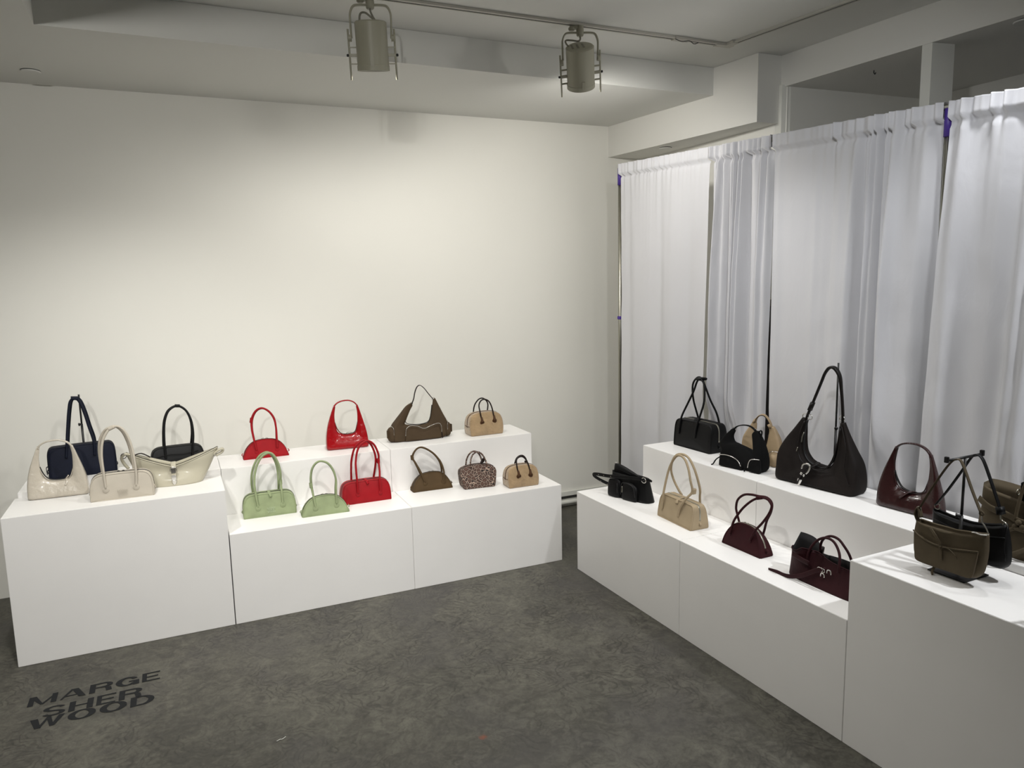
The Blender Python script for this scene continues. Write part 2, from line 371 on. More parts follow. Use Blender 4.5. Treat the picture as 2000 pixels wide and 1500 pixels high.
def drape(y0, y1, yb0, yb1, folds, amp, seed, label, dens=lambda u: 1.0, hd=lambda u: 1.0, sub=.2):
    """cloth hung by a rod pocket; folds grow from tight header gathers into long pleats"""
    rnd = random.Random(seed); NU = 300; NV = 90; V = []; Fc = []
    ph = [rnd.uniform(0, 6.28) for _ in range(9)]
    for i in range(NV+1):
        tv = (i/NV)**1.35
        for j in range(NU+1):
            u = j/NU; d = dens(u); g = hd(u)
            wv = u+.05*math.sin(u*6.283*1.3+ph[0])+.03*math.sin(u*6.283*2.9+ph[4])+.02*math.sin(1.5*tv*2+ph[8]+u*5)*tv
            yt = y0+(y1-y0)*u; yb = yb0+(yb1-yb0)*u
            y = yt+(yb-yt)*(1-(1-tv)**1.6); p = rodpt(yt)
            main = math.sin(wv*folds*6.283+ph[1]); main = .65*main+.35*math.sin(wv*folds*.53*6.283+ph[2])
            fine_ = math.sin(wv*folds*2.7*6.283+ph[3]+1.2*math.sin(u*9+ph[6]))
            hi = math.sin(u*abs(y1-y0)*95+ph[5]+3*math.sin(u*11+ph[6]))*.6+math.sin(u*abs(y1-y0)*170+ph[7]+2*math.sin(u*17))*.4
            z = (p.z+.016)*(1-tv)+.012*tv; zz = p.z-z
            gro = min(1, .25+zz*1.1)
            o = amp*d*(gro*main+sub*fine_*math.exp(-max(0, zz)/2.5))
            o += .008*g*hi*(math.exp(-(max(0, zz)/.10)**2)+.25*math.exp(-max(0, zz)/.3))
            o += .012*noise.noise(Vector((y*2.2, z*.8, seed)))*min(1, tv*3)+.003*noise.noise(Vector((y*9, z*6, seed)))*min(1, tv*4)
            if zz < .055: o = o*.25+.017+.009*g*hi    # pocket round the bar
            elif zz < .072: o -= .007
            x = p.x-.014-o-.012*tv
            if -3.05 < y < -.25 and z < 1.0:
                lim = back_edge(y)+.002; k = min(1, (1.0-z)/.28); k = k*k*(3-2*k)
                if x < lim: x = x+(lim-x+.012*(1-math.exp((x-lim)/.02)))*k
            V.append((x, y, z))
    for i in range(NV):
        for j in range(NU):
            a = i*(NU+1)+j; Fc.append((a, a+1, a+NU+2, a+NU+1))
    bm = bmesh.new(); vs_ = [bm.verts.new(v) for v in V]
    for f in Fc: bm.faces.new([vs_[k] for k in f])
    # the pocket closes behind the bar
    top = [vs_[j] for j in range(NU+1)]; prev = top
    for (dx, dz) in ((.008, .003), (.022, -.002), (.03, -.016), (.026, -.05)):
        cur = [bm.verts.new((rodpt(v.co.y).x+dx-.012, v.co.y, v.co.z+dz)) for v in top]
        for j in range(NU): bm.faces.new((prev[j], prev[j+1], cur[j+1], cur[j]))
        prev = cur
    bmesh.ops.recalc_face_normals(bm, faces=bm.faces)
    me = bpy.data.meshes.new('drape'); bm.to_mesh(me); bm.free()
    o = link('drape', me, M['cloth']); o['label'] = label; o['category'] = 'curtain'; o['group'] = 'white drapes on the pipe frame'
    return o
drape(.378, -.437, .362, -.405, 2.6, .014, 3, 'flat white drape beside the back wall, leftmost of the row', hd=lambda u: .8, sub=.12)
drape(-.440, -.885, -.425, -.860, 4.3, .046, 11, 'narrow gathered white drape with a parted right edge, second from the wall', hd=lambda u: 1.6, sub=.42)
drape(-.892, -1.735, -.915, -1.70, 5.0, .046, 8, 'wide white drape behind the chocolate bag, smooth left half and pleated right', dens=lambda u: .13 if u < .4 else min(1.1, .13+(u-.4)*5), hd=lambda u: .3 if u < .4 else 1.6, sub=.3)
drape(-1.765, -3.2, -1.70, -3.15, 6.5, .062, 21, 'white drape with deep folds right of the purple-taped upright', dens=lambda u: min(1.0, .35+u*6), hd=lambda u: 1.5, sub=.26)

# ------------------------------------------------------------------ bag kit
def patch(name, x, y, z, r, m_, parent, th=.003):
    return lathe(name, [(r, 0), (r, th*.6), (r*.85, th), (0.001, th*1.1)], m_, parent, 18, (x, y, z), ROTF)
def panel_bag(name, outl, w_, h, b, m_, parent, taper=.45, bulge=.12, rnd=.012, tp=1.4, asym=0):
    P = cr_spline([(x*w_, z*h) for x, z in outl], 5)
    P = P + [(P[-1][0]*(1-k/8*2), 0.0) for k in range(1, 8)]
    cz = h*.42; rings = []
    prof = [(.04, 1), (.3, 1), (.6, 1), (.85, 1), (.945, .995), (.98, .965), (.995, .91), (1, .83), (1, .4), (1, 0)]
    prof = [(s, -q) for s, q in prof]+[(s, q) for s, q in reversed(prof[:-1])]
    for s, q in prof:
        ring = []
        for x, z in P:
            zz = max(0, z); bz = b*(1-taper*(zz/h)**tp)
            X = x*s; Z = cz+(z-cz)*s
            bz2 = b*(1-taper*(max(0, Z)/h)**tp)
            y = q*(bz2 if s < 1 else bz)*(1+bulge*(1-s*s))
            ring.append((X, y, Z))
        rings.append(ring)
    o = link(name, rings_mesh(name, rings), m_, parent)
    return P
BOWL = [(-.498, 0), (-.5, .12), (-.497, .4), (-.483, .66), (-.448, .85), (-.39, .955), (-.30, 1.0), (0, 1.012), (.30, 1.0), (.39, .955), (.448, .85), (.483, .66), (.497, .4), (.5, .12), (.498, 0)]
BOXY = [(-.49, 0), (-.5, .08), (-.5, .45), (-.494, .76), (-.47, .92), (-.43, .985), (-.37, 1.0), (0, 1.01), (.37, 1.0), (.43, .985), (.47, .92), (.494, .76), (.5, .45), (.5, .08), (.49, 0)]
DOME = [(-.5, 0), (-.492, .1), (-.45, .38), (-.385, .64), (-.29, .86), (-.17, .975), (0, 1.01), (.17, .975), (.29, .86), (.385, .64), (.45, .38), (.492, .1), (.5, 0)]
def handle(parent, pts, yA, yT, r, m_, side=-1, keep=None, name='handle', z0=None):
    zs = [p[1] for p in pts]; zb = z0 if z0 is not None else min(zs); zt = max(zs); P = []
    for i, (x, z) in enumerate(pts):
        k = max(0, min(1, (z-zb)/(zt-zb))); k = k*k*(3-2*k)
        y = yA*(1-k)+yT*k
        if keep is not None: y *= 1-.75*math.exp(-((i-keep)/1.0)**2)
        P.append((x, side*y, z))
    return tube(name, P, r, m_, parent, 5)
def keeper(parent, pts, i, m_, r=.008, ln=.012, wide=.013):
    a = Vector((pts[max(0, i-1)][0], 0, pts[max(0, i-1)][1])); b = Vector((pts[min(len(pts)-1, i+1)][0], 0, pts[min(len(pts)-1, i+1)][1])); c = Vector((pts[i][0], 0, pts[i][1]))
    t = (b-a).normalized()
    return tube('keeper_loop', [c-t*ln, c-t*ln*.8, c+t*ln*.8, c+t*ln], 1, m_, parent, 2, seg=12, flat=(wide, r))
def zipper(parent, P, sel=.97, m_=None, b=0, r=.0022):
    Q = [(x*.999, 0, z+.0008) for x, z in P if z > 0]
    Q = [q for q in Q if q[2] > 0.3*max(p[1] for p in P)]
    return tube('zipper', Q, 1, m_ or M['dmetal'], parent, 1, seg=8, flat=(.004, .0012))
def piping(parent, P, b, h, taper, m_, side=-1, s=.968, tp=1.4, r=.0023):
    cz = h*.42; Q = []
    for x, z in P:
        Z = cz+(z-cz)*s; bz = b*(1-taper*(max(0, Z)/h)**tp)
        Q.append((x*s, side*bz*1.0, Z))
    return tube('piping', Q, r, m_, parent, 1, closed=True, seg=6)
def pull(parent, x, y, z, m_, l=.018, lean=.4):
    return tube('zip_pull', [(x, y, z), (x+lean*l*.4, y-.004, z+.003), (x+lean*l, y-.008, z+.001)], 1, m_, parent, 3, seg=8, flat=(.0028, .0014))
def scissor_pull(parent, x, z):
    for s in (-1, 1):
        tube('zip_pull', [(x+s*.002, 0, z), (x+s*.008, -.002, z+.006), (x+s*.014, -.002, z+.004), (x+s*.011, 0, z+.001), (x+s*.018, 0, z+.003)], .0013, M['steel'], parent, 3, seg=6)
def bowling(name, loc, rz, w_, h, b, m_, label, hf, hb=None, keep=None, tab=True, taper=.42, hr=.0058, anchors=True, pipem=None, zipm=None, group=None, yT=.012, hm=None, sciss=False, patch_r=.0135, outl=BOWL, bulge=.1, pr=.0025):
    t = thing(name, label, 'handbag', loc, rz, group)
    P = panel_bag('body', outl, w_, h, b, m_, t, taper, bulge)
    zipper(t, P, m_=zipm)
    piping(t, P, b, h, taper, pipem or m_, -1, r=pr); piping(t, P, b, h, taper, pipem or m_, 1, r=pr)
    hm = hm or m_
    def ya(z): return b*(1-taper*(z/h)**1.4)*(1+bulge*.8)+.003
    yA = ya(hf[0][1])
    handle(t, hf, yA, yT, hr, hm, -1, keep)
    hb = hb or [(x*1.0-.004, z) for x, z in hf]
    handle(t, hb, yA if hb[0][1] < h else b*.6, yT, hr, hm, 1, keep if len(hb) == len(hf) else None)
    if keep is not None: keeper(t, hf, keep, hm)
    for q in (hf[0], hf[-1]):
        if anchors: patch('handle_patch', q[0], -ya(q[1])-.0005, q[1]-.006, patch_r, hm, t)
    if tab:
        tube('closure_tab', [(-.004, .01, h*1.012+.002), (.0, -.0, h*1.015+.003), (.004, -b*.62, h*.985+.001), (.009, -b*.75-.004, h*.86)], 1, m_, t, 4, seg=8, flat=(.0016, .0075), up=(0, 0, 1))
    if sciss: scissor_pull(t, 0, h*1.015)
    # end tabs of the zipper
    for s in (-1, 1):
        tube('end_tab', [(s*w_*.5, 0, h*.16), (s*(w_*.5+.005), 0, h*.22), (s*w_*.495, 0, h*.30)], 1, m_, t, 3, seg=8, flat=(.006, .002))
    return t
def dome(name, loc, rz, w_, h, b, m_, label, hf, hb=None, keep=None, hr=.0052, patch_r=.013, hm=None, group=None, zipm=None):
    return bowling(name, loc, rz, w_, h, b, m_, label, hf, hb, keep, tab=False, taper=.72, hr=hr, zipm=zipm or M['dmetal'], yT=.008, outl=DOME, sciss=True, patch_r=patch_r, bulge=.16, hm=hm, group=group)
def env(name, m_, parent, fx, fy, fzf, fzb, NU=28, NV=12, openz=True, inner=.92, lining=None, depth=.5):
    """soft pouch: front and back walls from base to rim, rim open with an inner lining"""
    rings = []
    for i in range(NV+1):
        v = i/NV; ring = []
        for side, fz in ((-1, fzf), (1, fzb)):
            for j in range(NU):
                u = -1+2*j/NU if side < 0 else 1-2*j/NU
                ring.append((fx(u, v), side*fy(u, v, side), fz(u)*v))
        rings.append(ring)
    if openz:
        for k in range(1, 5):
            v = 1-depth*k/4; ring = []
            for side, fz in ((-1, fzf), (1, fzb)):
                for j in range(NU):
                    u = -1+2*j/NU if side < 0 else 1-2*j/NU
                    ring.append((fx(u, v)*.985, side*max(0.0, fy(u, v, side)*inner-.002)*(1 if k < 4 else .8), fz(u)*v))
            rings.append(ring)
    me = rings_mesh(name, rings)
    o = link(name, me, m_, parent)
    if openz and lining:
        me.materials.append(lining); n0 = NV*(2*NU)
        for p in me.polygons:
            pass
        cnt = 2*NU
        for p in me.polygons:
            if min(p.vertices) >= NV*cnt and len(p.vertices) == 4: p.material_index = 1
    return o
def sectional(name, S, m_, parent, sub=4, seg=22, taper=.45, po=5., pi=2.2, closed=False):
    """U-shaped hobo body: sections (outer x, outer z, inner x, inner z, half depth)"""
    S = cr_spline(S, sub, closed); rings = []
    for ox, oz, ix, iz, b in S:
        ring = []
        for j in range(seg):
            ph = 2*math.pi*(j+.5)/seg; c = math.cos(ph); s = math.sin(ph)
            u = -c; p = po if u < 0 else pi
            u = math.copysign(abs(u)**(.75 if u < 0 else .9), u)
            wd = (max(0, 1-abs(u)**p))**(1/p)*(1-taper*(u+1)/2)
            if j in (seg//2-1, seg//2): pass
            k = (u+1)/2
            ring.append((ox+(ix-ox)*k, b*wd*math.copysign(1, s), oz+(iz-oz)*k))
        rings.append(ring)
    return link(name, rings_mesh(name, rings, closed), m_, parent)
HOBO = [(-.073, .247, -.063, .238, .007), (-.096, .19, -.071, .187, .012), (-.115, .135, -.069, .142, .02), (-.126, .08, -.062, .107, .029),
        (-.129, .03, -.052, .091, .035), (-.123, 0.002, -.036, .083, .038), (-.06, 0, -.016, .078, .04), (0, 0, .004, .077, .04), (.06, 0, .024, .078, .04),
        (.118, 0.002, .043, .085, .038), (.121, .04, .055, .098, .034), (.114, .09, .061, .13, .026), (.101, .14, .064, .165, .018), (.086, .19, .064, .2, .012), (.070, .24, .059, .232, .007)]
def hobo(name, loc, rz, sx, sz, m_, label, tabm=None, tabs='bow'):
    t = thing(name, label, 'handbag', loc, rz)
    sectional('body', [(a*sx, b_*sz, c*sx, d*sz, e) for a, b_, c, d, e in HOBO], m_, t)
    tube('handle', [(-.0685*sx, 0, .235*sz), (-.066*sx, 0, .246*sz), (-.047*sx, 0, .260*sz), (-.018*sx, 0, .268*sz), (.016*sx, 0, .268*sz), (.044*sx, 0, .258*sz), (.062*sx, 0, .241*sz), (.066*sx, 0, .228*sz)], 1, m_, t, 6, flat=(.0085, .0038))
    zp = [(-.071*sx, -.004, .15*sz), (-.058*sx, -.004, .112*sz), (-.036*sx, -.004, .0865*sz), (.004*sx, -.004, .0795*sz), (.043*sx, -.004, .0875*sz), (.058*sx, -.004, .12*sz), (.066*sx, -.004, .15*sz)]
    tube('zipper', [(x, 0, z) for x, y, z in zp], 1, M['dmetal'], t, 4, seg=8, flat=(.004, .002))
    for s in (-1, 1):
        tube('edge_seam', [(x*1.03, s*(.004+.006*(z < .12)), z-.0015) for x, y, z in zp], .0016, m_, t, 4, seg=6)
    if tabs == 'bow':
        tube('zip_pull', [(.03*sx, -.006, .082*sz), (.035*sx, -.02, .07*sz), (.028*sx, -.028, .055*sz)], 1, tabm or m_, t, 3, seg=8, flat=(.0015, .004), up=(0, 1, 0))
        tube('zip_pull', [(.03*sx, -.006, .082*sz), (.043*sx, -.012, .098*sz)], 1, tabm or m_, t, 3, seg=8, flat=(.0015, .003))
    elif tabs == 'tab':
        tube('closure_tab', [(.01*sx, .01, .079*sz), (.006*sx, -.008, .084*sz), (-.012*sx, -.022, .072*sz), (-.028*sx, -.036, .055*sz)], 1, m_, t, 4, seg=8, flat=(.0018, .009), up=(0, 0, 1))
    else: scissor_pull(t, .01, .082*sz)
    return t
def buckle(parent, x, y, z, w_, h, m_=None):
    m_ = m_ or M['chrome']
    return tube('buckle', [(x-w_, y, z-h*.6), (x-w_, y, z+h*.2), (x-w_*.6, y, z+h), (x+w_*.6, y, z+h), (x+w_, y, z+h*.2), (x+w_, y, z-h*.6)], .0022, m_, parent, 4, seg=8)
def ring(parent, c, r, m_, ax='x', name='metal_ring', th=.0016):
    P = []
    for k in range(14):
        a = 6.2832*k/14; u, v = math.cos(a)*r, math.sin(a)*r
        P.append((c[0]+(u if ax != 'x' else 0), c[1]+(u if ax == 'x' else 0), c[2]+v))
    return tube(name, P, th, m_, parent, 1, closed=True, seg=6)
def stand(loc, h, label, rz=0, base=.1, arm=None, knob=.55, by=0):
    t = thing('bag_stand', label, 'display stand', loc, rz)
    box('base', (-base/2, -base/2+by, .0002), (base/2, base/2+by, .004), M['dmetal'], t, .001)
    tube('pole', [(0, 0, .004), (0, 0, h*knob)], .0055, M['dmetal'], t, 1)
    tube('extension_rod', [(0, 0, h*knob), (0, 0, h)], .0042, M['dmetal'], t, 1)
    tube('adjusting_knob', [(0, 0, h*knob), (-.006, -.008, h*knob), (-.012, -.012, h*knob)], lambda q: .005+.003*(q > .5), M['dmetal'], t, 2)
    if arm:
        tube('cross_arm', [(0, -arm[0], h), (0, arm[1], h)], .0045, M['dmetal'], t, 1)
        for y in (-arm[0], arm[1]): box('arm_stop', (-.006, y-.005, h-.006), (.006, y+.005, h+.013), M['dmetal'], t, .001)
    return t
# ------------------------------------------------------------------ bags on the left tiers
H1 = .6795; H0 = .457; H2 = .7045; H3 = .6755
# cream hobo
hobo('hobo_bag', (-.712, .255, H1), -1.2, 1.0, 1.0, L['cream_gloss'], 'glossy cream crescent hobo bag with ribbon zip pull, at far left')
hobo('hobo_bag', (.699, .475, H2), -3.3, .95, 1.03, L['redgloss'], 'glossy red crescent hobo bag on the back tier', tabs='z')
hobo('hobo_bag', (2.436, -1.803, H2), -83.4, 1.02, 1.02, L['burggloss'], 'glossy burgundy crescent hobo bag with fold-over tab, by the drapes', tabs='tab')
CB = [(-.066, .056), (-.07, .139), (-.072, .211), (-.064, .27), (-.044, .311), (-.024, .328), (.006, .333), (.033, .303), (.051, .246), (.06, .179), (.063, .109), (.059, .054)]
cb = bowling('bowling_bag', (-.438, .102, H1), -.8, .268, .118, .05, L['cream'], 'matte cream bowling bag with tall twin handles, front of the tall left plinth', CB, [(x-.014, z) for x, z in CB], keep=5, tab=False, patch_r=.0135)
for k in (-.018, .002): tube('zip_slider', [(k, 0, .119), (k+.006, -.001, .124), (k+.012, 0, .12)], .002, M['dmetal'], cb, 3, seg=6)
GB = [(-.058, .055), (-.064, .107), (-.068, .162), (-.064, .216), (-.048, .268), (-.02, .311), (.016, .326), (.04, .307), (.058, .261), (.065, .211), (.064, .162), (.064, .112), (.065, .059)]
gb = bowling('bowling_bag', (.221, .228, H0), -2.0, .265, .116, .05, L['green'], 'sage green suede bowling bag with embossed lettering, left of the two green bags', GB, [(x-.01, z) for x, z in GB], keep=10)
RB = [(-.046, .056), (-.046, .119), (-.046, .177), (-.043, .233), (-.026, .294), (.003, .325), (.032, .333), (.065, .306), (.085, .252), (.086, .212), (.084, .16), (.078, .103), (.078, .050)]
bowling('bowling_bag', (.728, .222, H0), -.1, .27, .116, .05, L['redl'], 'red leather bowling bag on the low tier beside the green dome bag', [(x-.005, z) for x, z in RB], [(x-.018, z) for x, z in RB], keep=9, patch_r=.011)
NV_ = [(-.07, .102), (-.061, .175), (-.05, .258), (-.038, .336), (-.027, .382), (-.007, .395), (.012, .378), (.028, .323), (.042, .247), (.057, .171), (.055, .098)]
nb = bowling('bowling_bag', (-.641, .562, H2), 7.3, .305, .158, .044, L['navy'], 'large navy bowling bag hung by its handles on a black stand', NV_, [(x+.008, z) for x, z in NV_], taper=.3, tab=False, anchors=False, hr=.0062, outl=BOXY)
keeper(nb, NV_, 5, L['navy'], .009, .016, .02)
for k in (-1, 1): tube('zip_pull', [(-.152, k*.004, .06), (-.16, k*.007, .055), (-.158, k*.006, .02)], 1, L['navy'], nb, 3, seg=8, flat=(.003, .0016))
stand((-.634, .618, H2), .405, 'slim black stand rising behind the navy bag', base=.016, knob=.62, by=-.003)
BS = [(-.061, .038), (-.062, .09), (-.058, .169), (-.048, .233), (-.024, .281), (.019, .299), (.058, .272), (.079, .219), (.083, .152), (.075, .086), (.068, .033)]
bs = bowling('bowling_bag', (-.197, .565, H2), 4.8, .262, .098, .045, L['black'], 'small black bowling bag behind the white buckled bag', [(x, z*1.03+.004) for x, z in BS], [(x, z*1.03+.004) for x, z in BS], keep=5, tab=False, anchors=False, taper=.5)
tube('gathered_pocket', [(-.11, -.04, .05), (-.05, -.046, .062), (.03, -.047, .058), (.1, -.042, .066)], .0022, L['black'], bs, 4, seg=6)
RD = [(-.049, .044), (-.058, .101), (-.065, .159), (-.063, .21), (-.048, .248), (-.026, .269), (.001, .272), (.032, .249), (.054, .21), (.061, .163), (.061, .111), (.059, .046)]
dome('dome_bag', (.247, .492, H2), -.5, .241, .098, .035, L['red'], 'red suede half-moon bag on the back tier', RD, [(x+.004, z-.004) for x, z in RD], keep=3, patch_r=.010)
GD = [(-.051, .044), (-.057, .1), (-.064, .156), (-.064, .205), (-.054, .247), (-.032, .274), (-.006, .28), (.025, .265), (.049, .229), (.062, .178), (.059, .124), (.056, .048)]
dome('dome_bag', (.484, .097, H0), -2.4, .243, .098, .035, L['green'], 'sage green suede half-moon bag, right of the two green bags', GD, [(x+.004, z-.004) for x, z in GD], keep=2)
BD = [(-.045, .05), (-.069, .114), (-.095, .169), (-.108, .196), (-.099, .226), (-.075, .249), (-.046, .25), (-.006, .227), (.028, .195), (.056, .151), (.069, .097), (.065, .048)]
dome('dome_bag', (1.123, .26, H0), -1.4, .238, .1, .035, L['brown'], 'olive brown suede half-moon bag with a leaning handle', BD, [(x+.004, z-.004) for x, z in BD], keep=3)
# shearling and leopard bags
FUR = [(-.46, 0), (-.485, .08), (-.5, .35), (-.49, .62), (-.44, .84), (-.34, .96), (-.18, 1.01), (0, 1.02), (.18, 1.01), (.34, .96), (.44, .84), (.49, .62), (.5, .35), (.485, .08), (.46, 0)]
def fur_bag(loc, rz, w_, h, b, label, hf, hb):
    t = thing('shearling_bag', label, 'handbag', loc, rz)
    P = panel_bag('body', FUR, w_, h, b, L['shear'], t, .38, .22, tp=1.8)
    zipper(t, P, m_=L['trim_brown'])
    for s, hh in ((-1, hf), (1, hb)):
        yy = b*.80+.008 if s < 0 else b*.55
        handle(t, hh, yy, b*.42, .0042, L['hdl_dark'], s)
        if s < 0:
            for q in (hh[0], hh[-1]):
                x, z = q; yp = -b*(1-.38*(z/h)**1.8)*1.20-.001
                lathe('leather_patch', [(.0145, 0), (.0145, .002), (.012, .003), (.001, .003)], L['trim_brown'], t, 18, (x, yp, z-.012), ROTF)
                tube('patch_neck', [(x, yp-.0015, z-.01), (x, yp*.97-.001, z+.006), (x*1.02, yp*.9, z+.022)], lambda q_: .0095-.005*q_, L['trim_brown'], t, 4, seg=8)
    tube('side_seam', [(-w_*.5, -b*.7, h*.42), (-w_*.505, 0, h*.40), (-w_*.5, b*.6, h*.42)], .0016, L['trim_brown'], t, 4, seg=6)
    tube('side_seam', [(-w_*.497, 0, h*.40), (-w_*.475, 0, h*.72), (-w_*.40, 0, h*.92)], .0022, L['trim_brown'], t, 4, seg=6)
    return t
fur_bag((1.535, .446, H2), .4, .222, .137, .056, 'tan shearling bag with brown handles on the back tier',
        [(-.033, .092), (-.040, .149), (-.040, .186), (-.024, .211), (.002, .217), (.029, .2), (.043, .159), (.049, .096)],
        [(-.057, .120), (-.048, .176), (-.022, .211), (.006, .217), (.033, .197), (.042, .168), (.035, .118)])
t = fur_bag((1.611, .084, H0), -.9, .195, .122, .05, 'small tan shearling bag at the end of the low tier',
        [(-.034, .078), (-.038, .123), (-.034, .157), (-.016, .172), (.006, .171), (.025, .152), (.036, .118), (.040, .077)],
        [(-.028, .105), (-.018, .148), (.001, .166), (.025, .167), (.047, .143), (.054, .105)])
tube('keeper_loop', [(.03, .0, .135), (.045, .004, .133)], .007, L['hdl_dark'], t, 1)
t = thing('leopard_bag', 'leopard print handbag with rolled handles on the low tier', 'handbag', (1.379, .186, H0), -5.2)
LEO = [(-.42, 0), (-.45, .08), (-.485, .4), (-.505, .68), (-.47, .83), (-.36, .93), (-.18, .99), (0, 1.01), (.18, .99), (.36, .93), (.47, .83), (.505, .68), (.485, .4), (.45, .08), (.42, 0)]
P = panel_bag('body', LEO, .212, .13, .055, L['leopard'], t, .55, .12)
zipper(t, P)
LH = [(-.048, .12), (-.043, .16), (-.026, .193), (.001, .205), (.027, .19), (.044, .158), (.054, .116)]
handle(t, LH, .032, .014, .0048, L['leopard'], -1); handle(t, [(x-.012, z) for x, z in LH], .026, .012, .0048, L['leopard'], 1)
tube('keeper_loop', [(.018, -.018, .138), (.034, -.02, .152), (.03, -.02, .164)], .008, L['hdl_dark'], t, 3)
# white slouchy buckled bag
t = thing('slouch_bag', 'off-white slouchy leather bag with silver buckle and spread corners', 'handbag', (-.235, .225, H1), -3.2)
def wfx(u, v): return (.02+(.125+.085*v**.9)*u) if u > 0 else (.02+(.135+.075*v**.9)*u)
def wfz(u): return .094+.072*abs(u)**1.15+.012*(u < 0)*abs(u)
def wfy(u, v, s): return (.048*(1-v*.45)*(1-abs(u)**3)**.7+.010*math.sin(v*7+abs(u)*2.5)*(1-abs(u)**2)*v*(s < 0)+.0035)
env('body', L['offwhite'], t, wfx, wfy, wfz, lambda u: wfz(u)+.008*(1-u*u), NU=36, NV=18, lining=L['offwhite'], depth=.35)
rimf = [(wfx(u, 1), -wfy(u, 1, -1)-.001, wfz(u)) for u in [-.98+.098*k for k in range(21)]]
tube('rim_binding', rimf, .0026, L['offwhite'], t, 2, seg=8)
tube('zipper', [(x, y+.012, z+.003) for x, y, z in rimf], .0015, M['dmetal'], t, 2, seg=6)
tube('closure_strap', [(.018, .012, .108), (.019, -.02, .112), (.019, -.047, .09), (.019, -.054, .06), (.019, -.053, .035), (.019, -.05, .014)], 1, L['offwhite'], t, 4, seg=8, flat=(.0016, .012), up=(0, 0, 1))
buckle(t, .019, -.0555, .082, .014, .013)
box('buckle_plate', (.009, -.0585, .066), (.029, -.0555, .092), M['chrome'], t, .001, label='chrome plate')
box('buckle_plate', (.009, -.0575, .032), (.029, -.0545, .056), M['chrome'], t, .001, label='chrome plate')
tube('strap_tip', [(.019, -.0545, .03), (.019, -.053, .018), (.019, -.051, .006)], lambda q: 1-.65*q**2, M['chrome'], t, 4, seg=8, flat=(.002, .011), up=(0, 0, 1))
tube('corner_strap', [(.20, 0, .128), (.232, -.004, .15), (.250, .0, .152), (.245, .004, .136), (.215, 0, .122)], 1, L['offwhite'], t, 4, seg=8, flat=(.012, .006))
ring(t, (.205, -.004, .132), .013, M['chrome'], 'xz')
tube('corner_strap', [(-.165, 0, .164), (-.19, -.004, .172), (-.206, -.006, .155), (-.196, -.008, .125), (-.180, -.006, .10)], 1, L['offwhite'], t, 4, seg=8, flat=(.012, .0065))
ring(t, (-.196, -.012, .165), .012, M['dmetal'], 'xz')
tube('corner_strap', [(-.152, .006, .160), (-.12, .008, .166), (-.082, .006, .143)], 1, L['hdl_dark'], t, 4, seg=8, flat=(.006, .0025))
# brown cargo hobo
t = thing('cargo_hobo_bag', 'brown nubuck cargo hobo bag with zipped pockets, on the back tier', 'handbag', (1.121, .50, H2), .1)
CH = [(-.030, .224, -.020, .206, .007), (-.062, .205, -.036, .182, .014), (-.095, .165, -.052, .150, .024), (-.125, .128, -.065, .122, .034), (-.152, .09, -.074, .104, .042), (-.162, .04, -.064, .096, .048), (-.148, .002, -.045, .092, .05),
      (-.07, 0, -.015, .088, .05), (.01, 0, .012, .085, .05), (.09, 0, .04, .088, .05), (.165, .002, .07, .094, .048), (.192, .04, .085, .12, .042), (.190, .09, .093, .15, .034), (.168, .138, .099, .178, .024), (.146, .186, .105, .208, .015), (.122, .240, .108, .230, .008)]
sectional('body', CH, L['cargo'], t, pi=2.6)
tube('shoulder_strap', [(-.026, 0, .216), (-.012, 0, .246), (-.003, 0, .285), (.012, 0, .317), (.031, 0, .325), (.055, 0, .306), (.08, 0, .272), (.108, 0, .236)], 1, L['hdl_dark'], t, 5, flat=(.0075, .0022))
for c in ((-.027, 0, .219), (.112, 0, .236)): ring(t, c, .008, M['chrome'], 'xz')
sectional('front_pocket', [(-.084, .006, -.084, .03, .012), (-.082, .004, -.076, .088, .014), (-.03, .003, -.03, .094, .016), (.025, .003, .025, .072, .017), (.08, .003, .08, .086, .016), (.128, .004, .122, .09, .014), (.136, .006, .136, .04, .012)], L['cargo'], t).location = (0, -.044, 0)
tube('pocket_zip', [(-.088, -.062, .04), (-.084, -.062, .077), (-.068, -.062, .094), (-.045, -.062, .098), (-.01, -.063, .09), (.026, -.064, .074), (.068, -.063, .086), (.105, -.062, .096), (.128, -.061, .092), (.137, -.06, .07), (.137, -.06, .038)], .0018, M['chrome'], t, 4, seg=6, label='silver zip')
for x, s in ((-.160, -1), (.186, 1)):
    bm = bmesh.new(); bmesh.ops.create_uvsphere(bm, u_segments=16, v_segments=10, radius=1)
    for v in bm.verts: v.co = Vector((x+.026*v.co.x, -.012+.038*v.co.y, .047+.045*math.copysign(abs(v.co.z)**.7, v.co.z)))
    frombm('side_pocket', bm, L['cargo'], t, True)
    tube('pocket_zip', [(x+s*-.004, -.045, .03), (x+s*-.006, -.047, .06), (x+s*-.004, -.043, .09), (x+s*.006, -.02, .10)], .0018, M['chrome'], t, 4, seg=6)
    box('side_tab', (x+s*.026-.003, -.03, .028), (x+s*.026+.003, -.012, .075), L['cargo'], t, .001)
tube('zip_pull', [(.137, -.062, .04), (.138, -.064, .02), (.139, -.066, .004)], .0028, L['hdl_dark'], t, 3, seg=6)
tube('zipper', [(-.068, 0, .128), (-.066, 0, .108), (-.045, 0, .0965), (.012, 0, .089), (.068, 0, .098), (.088, 0, .13), (.1, 0, .2)], 1, M['dmetal'], t, 4, seg=8, flat=(.004, .002))

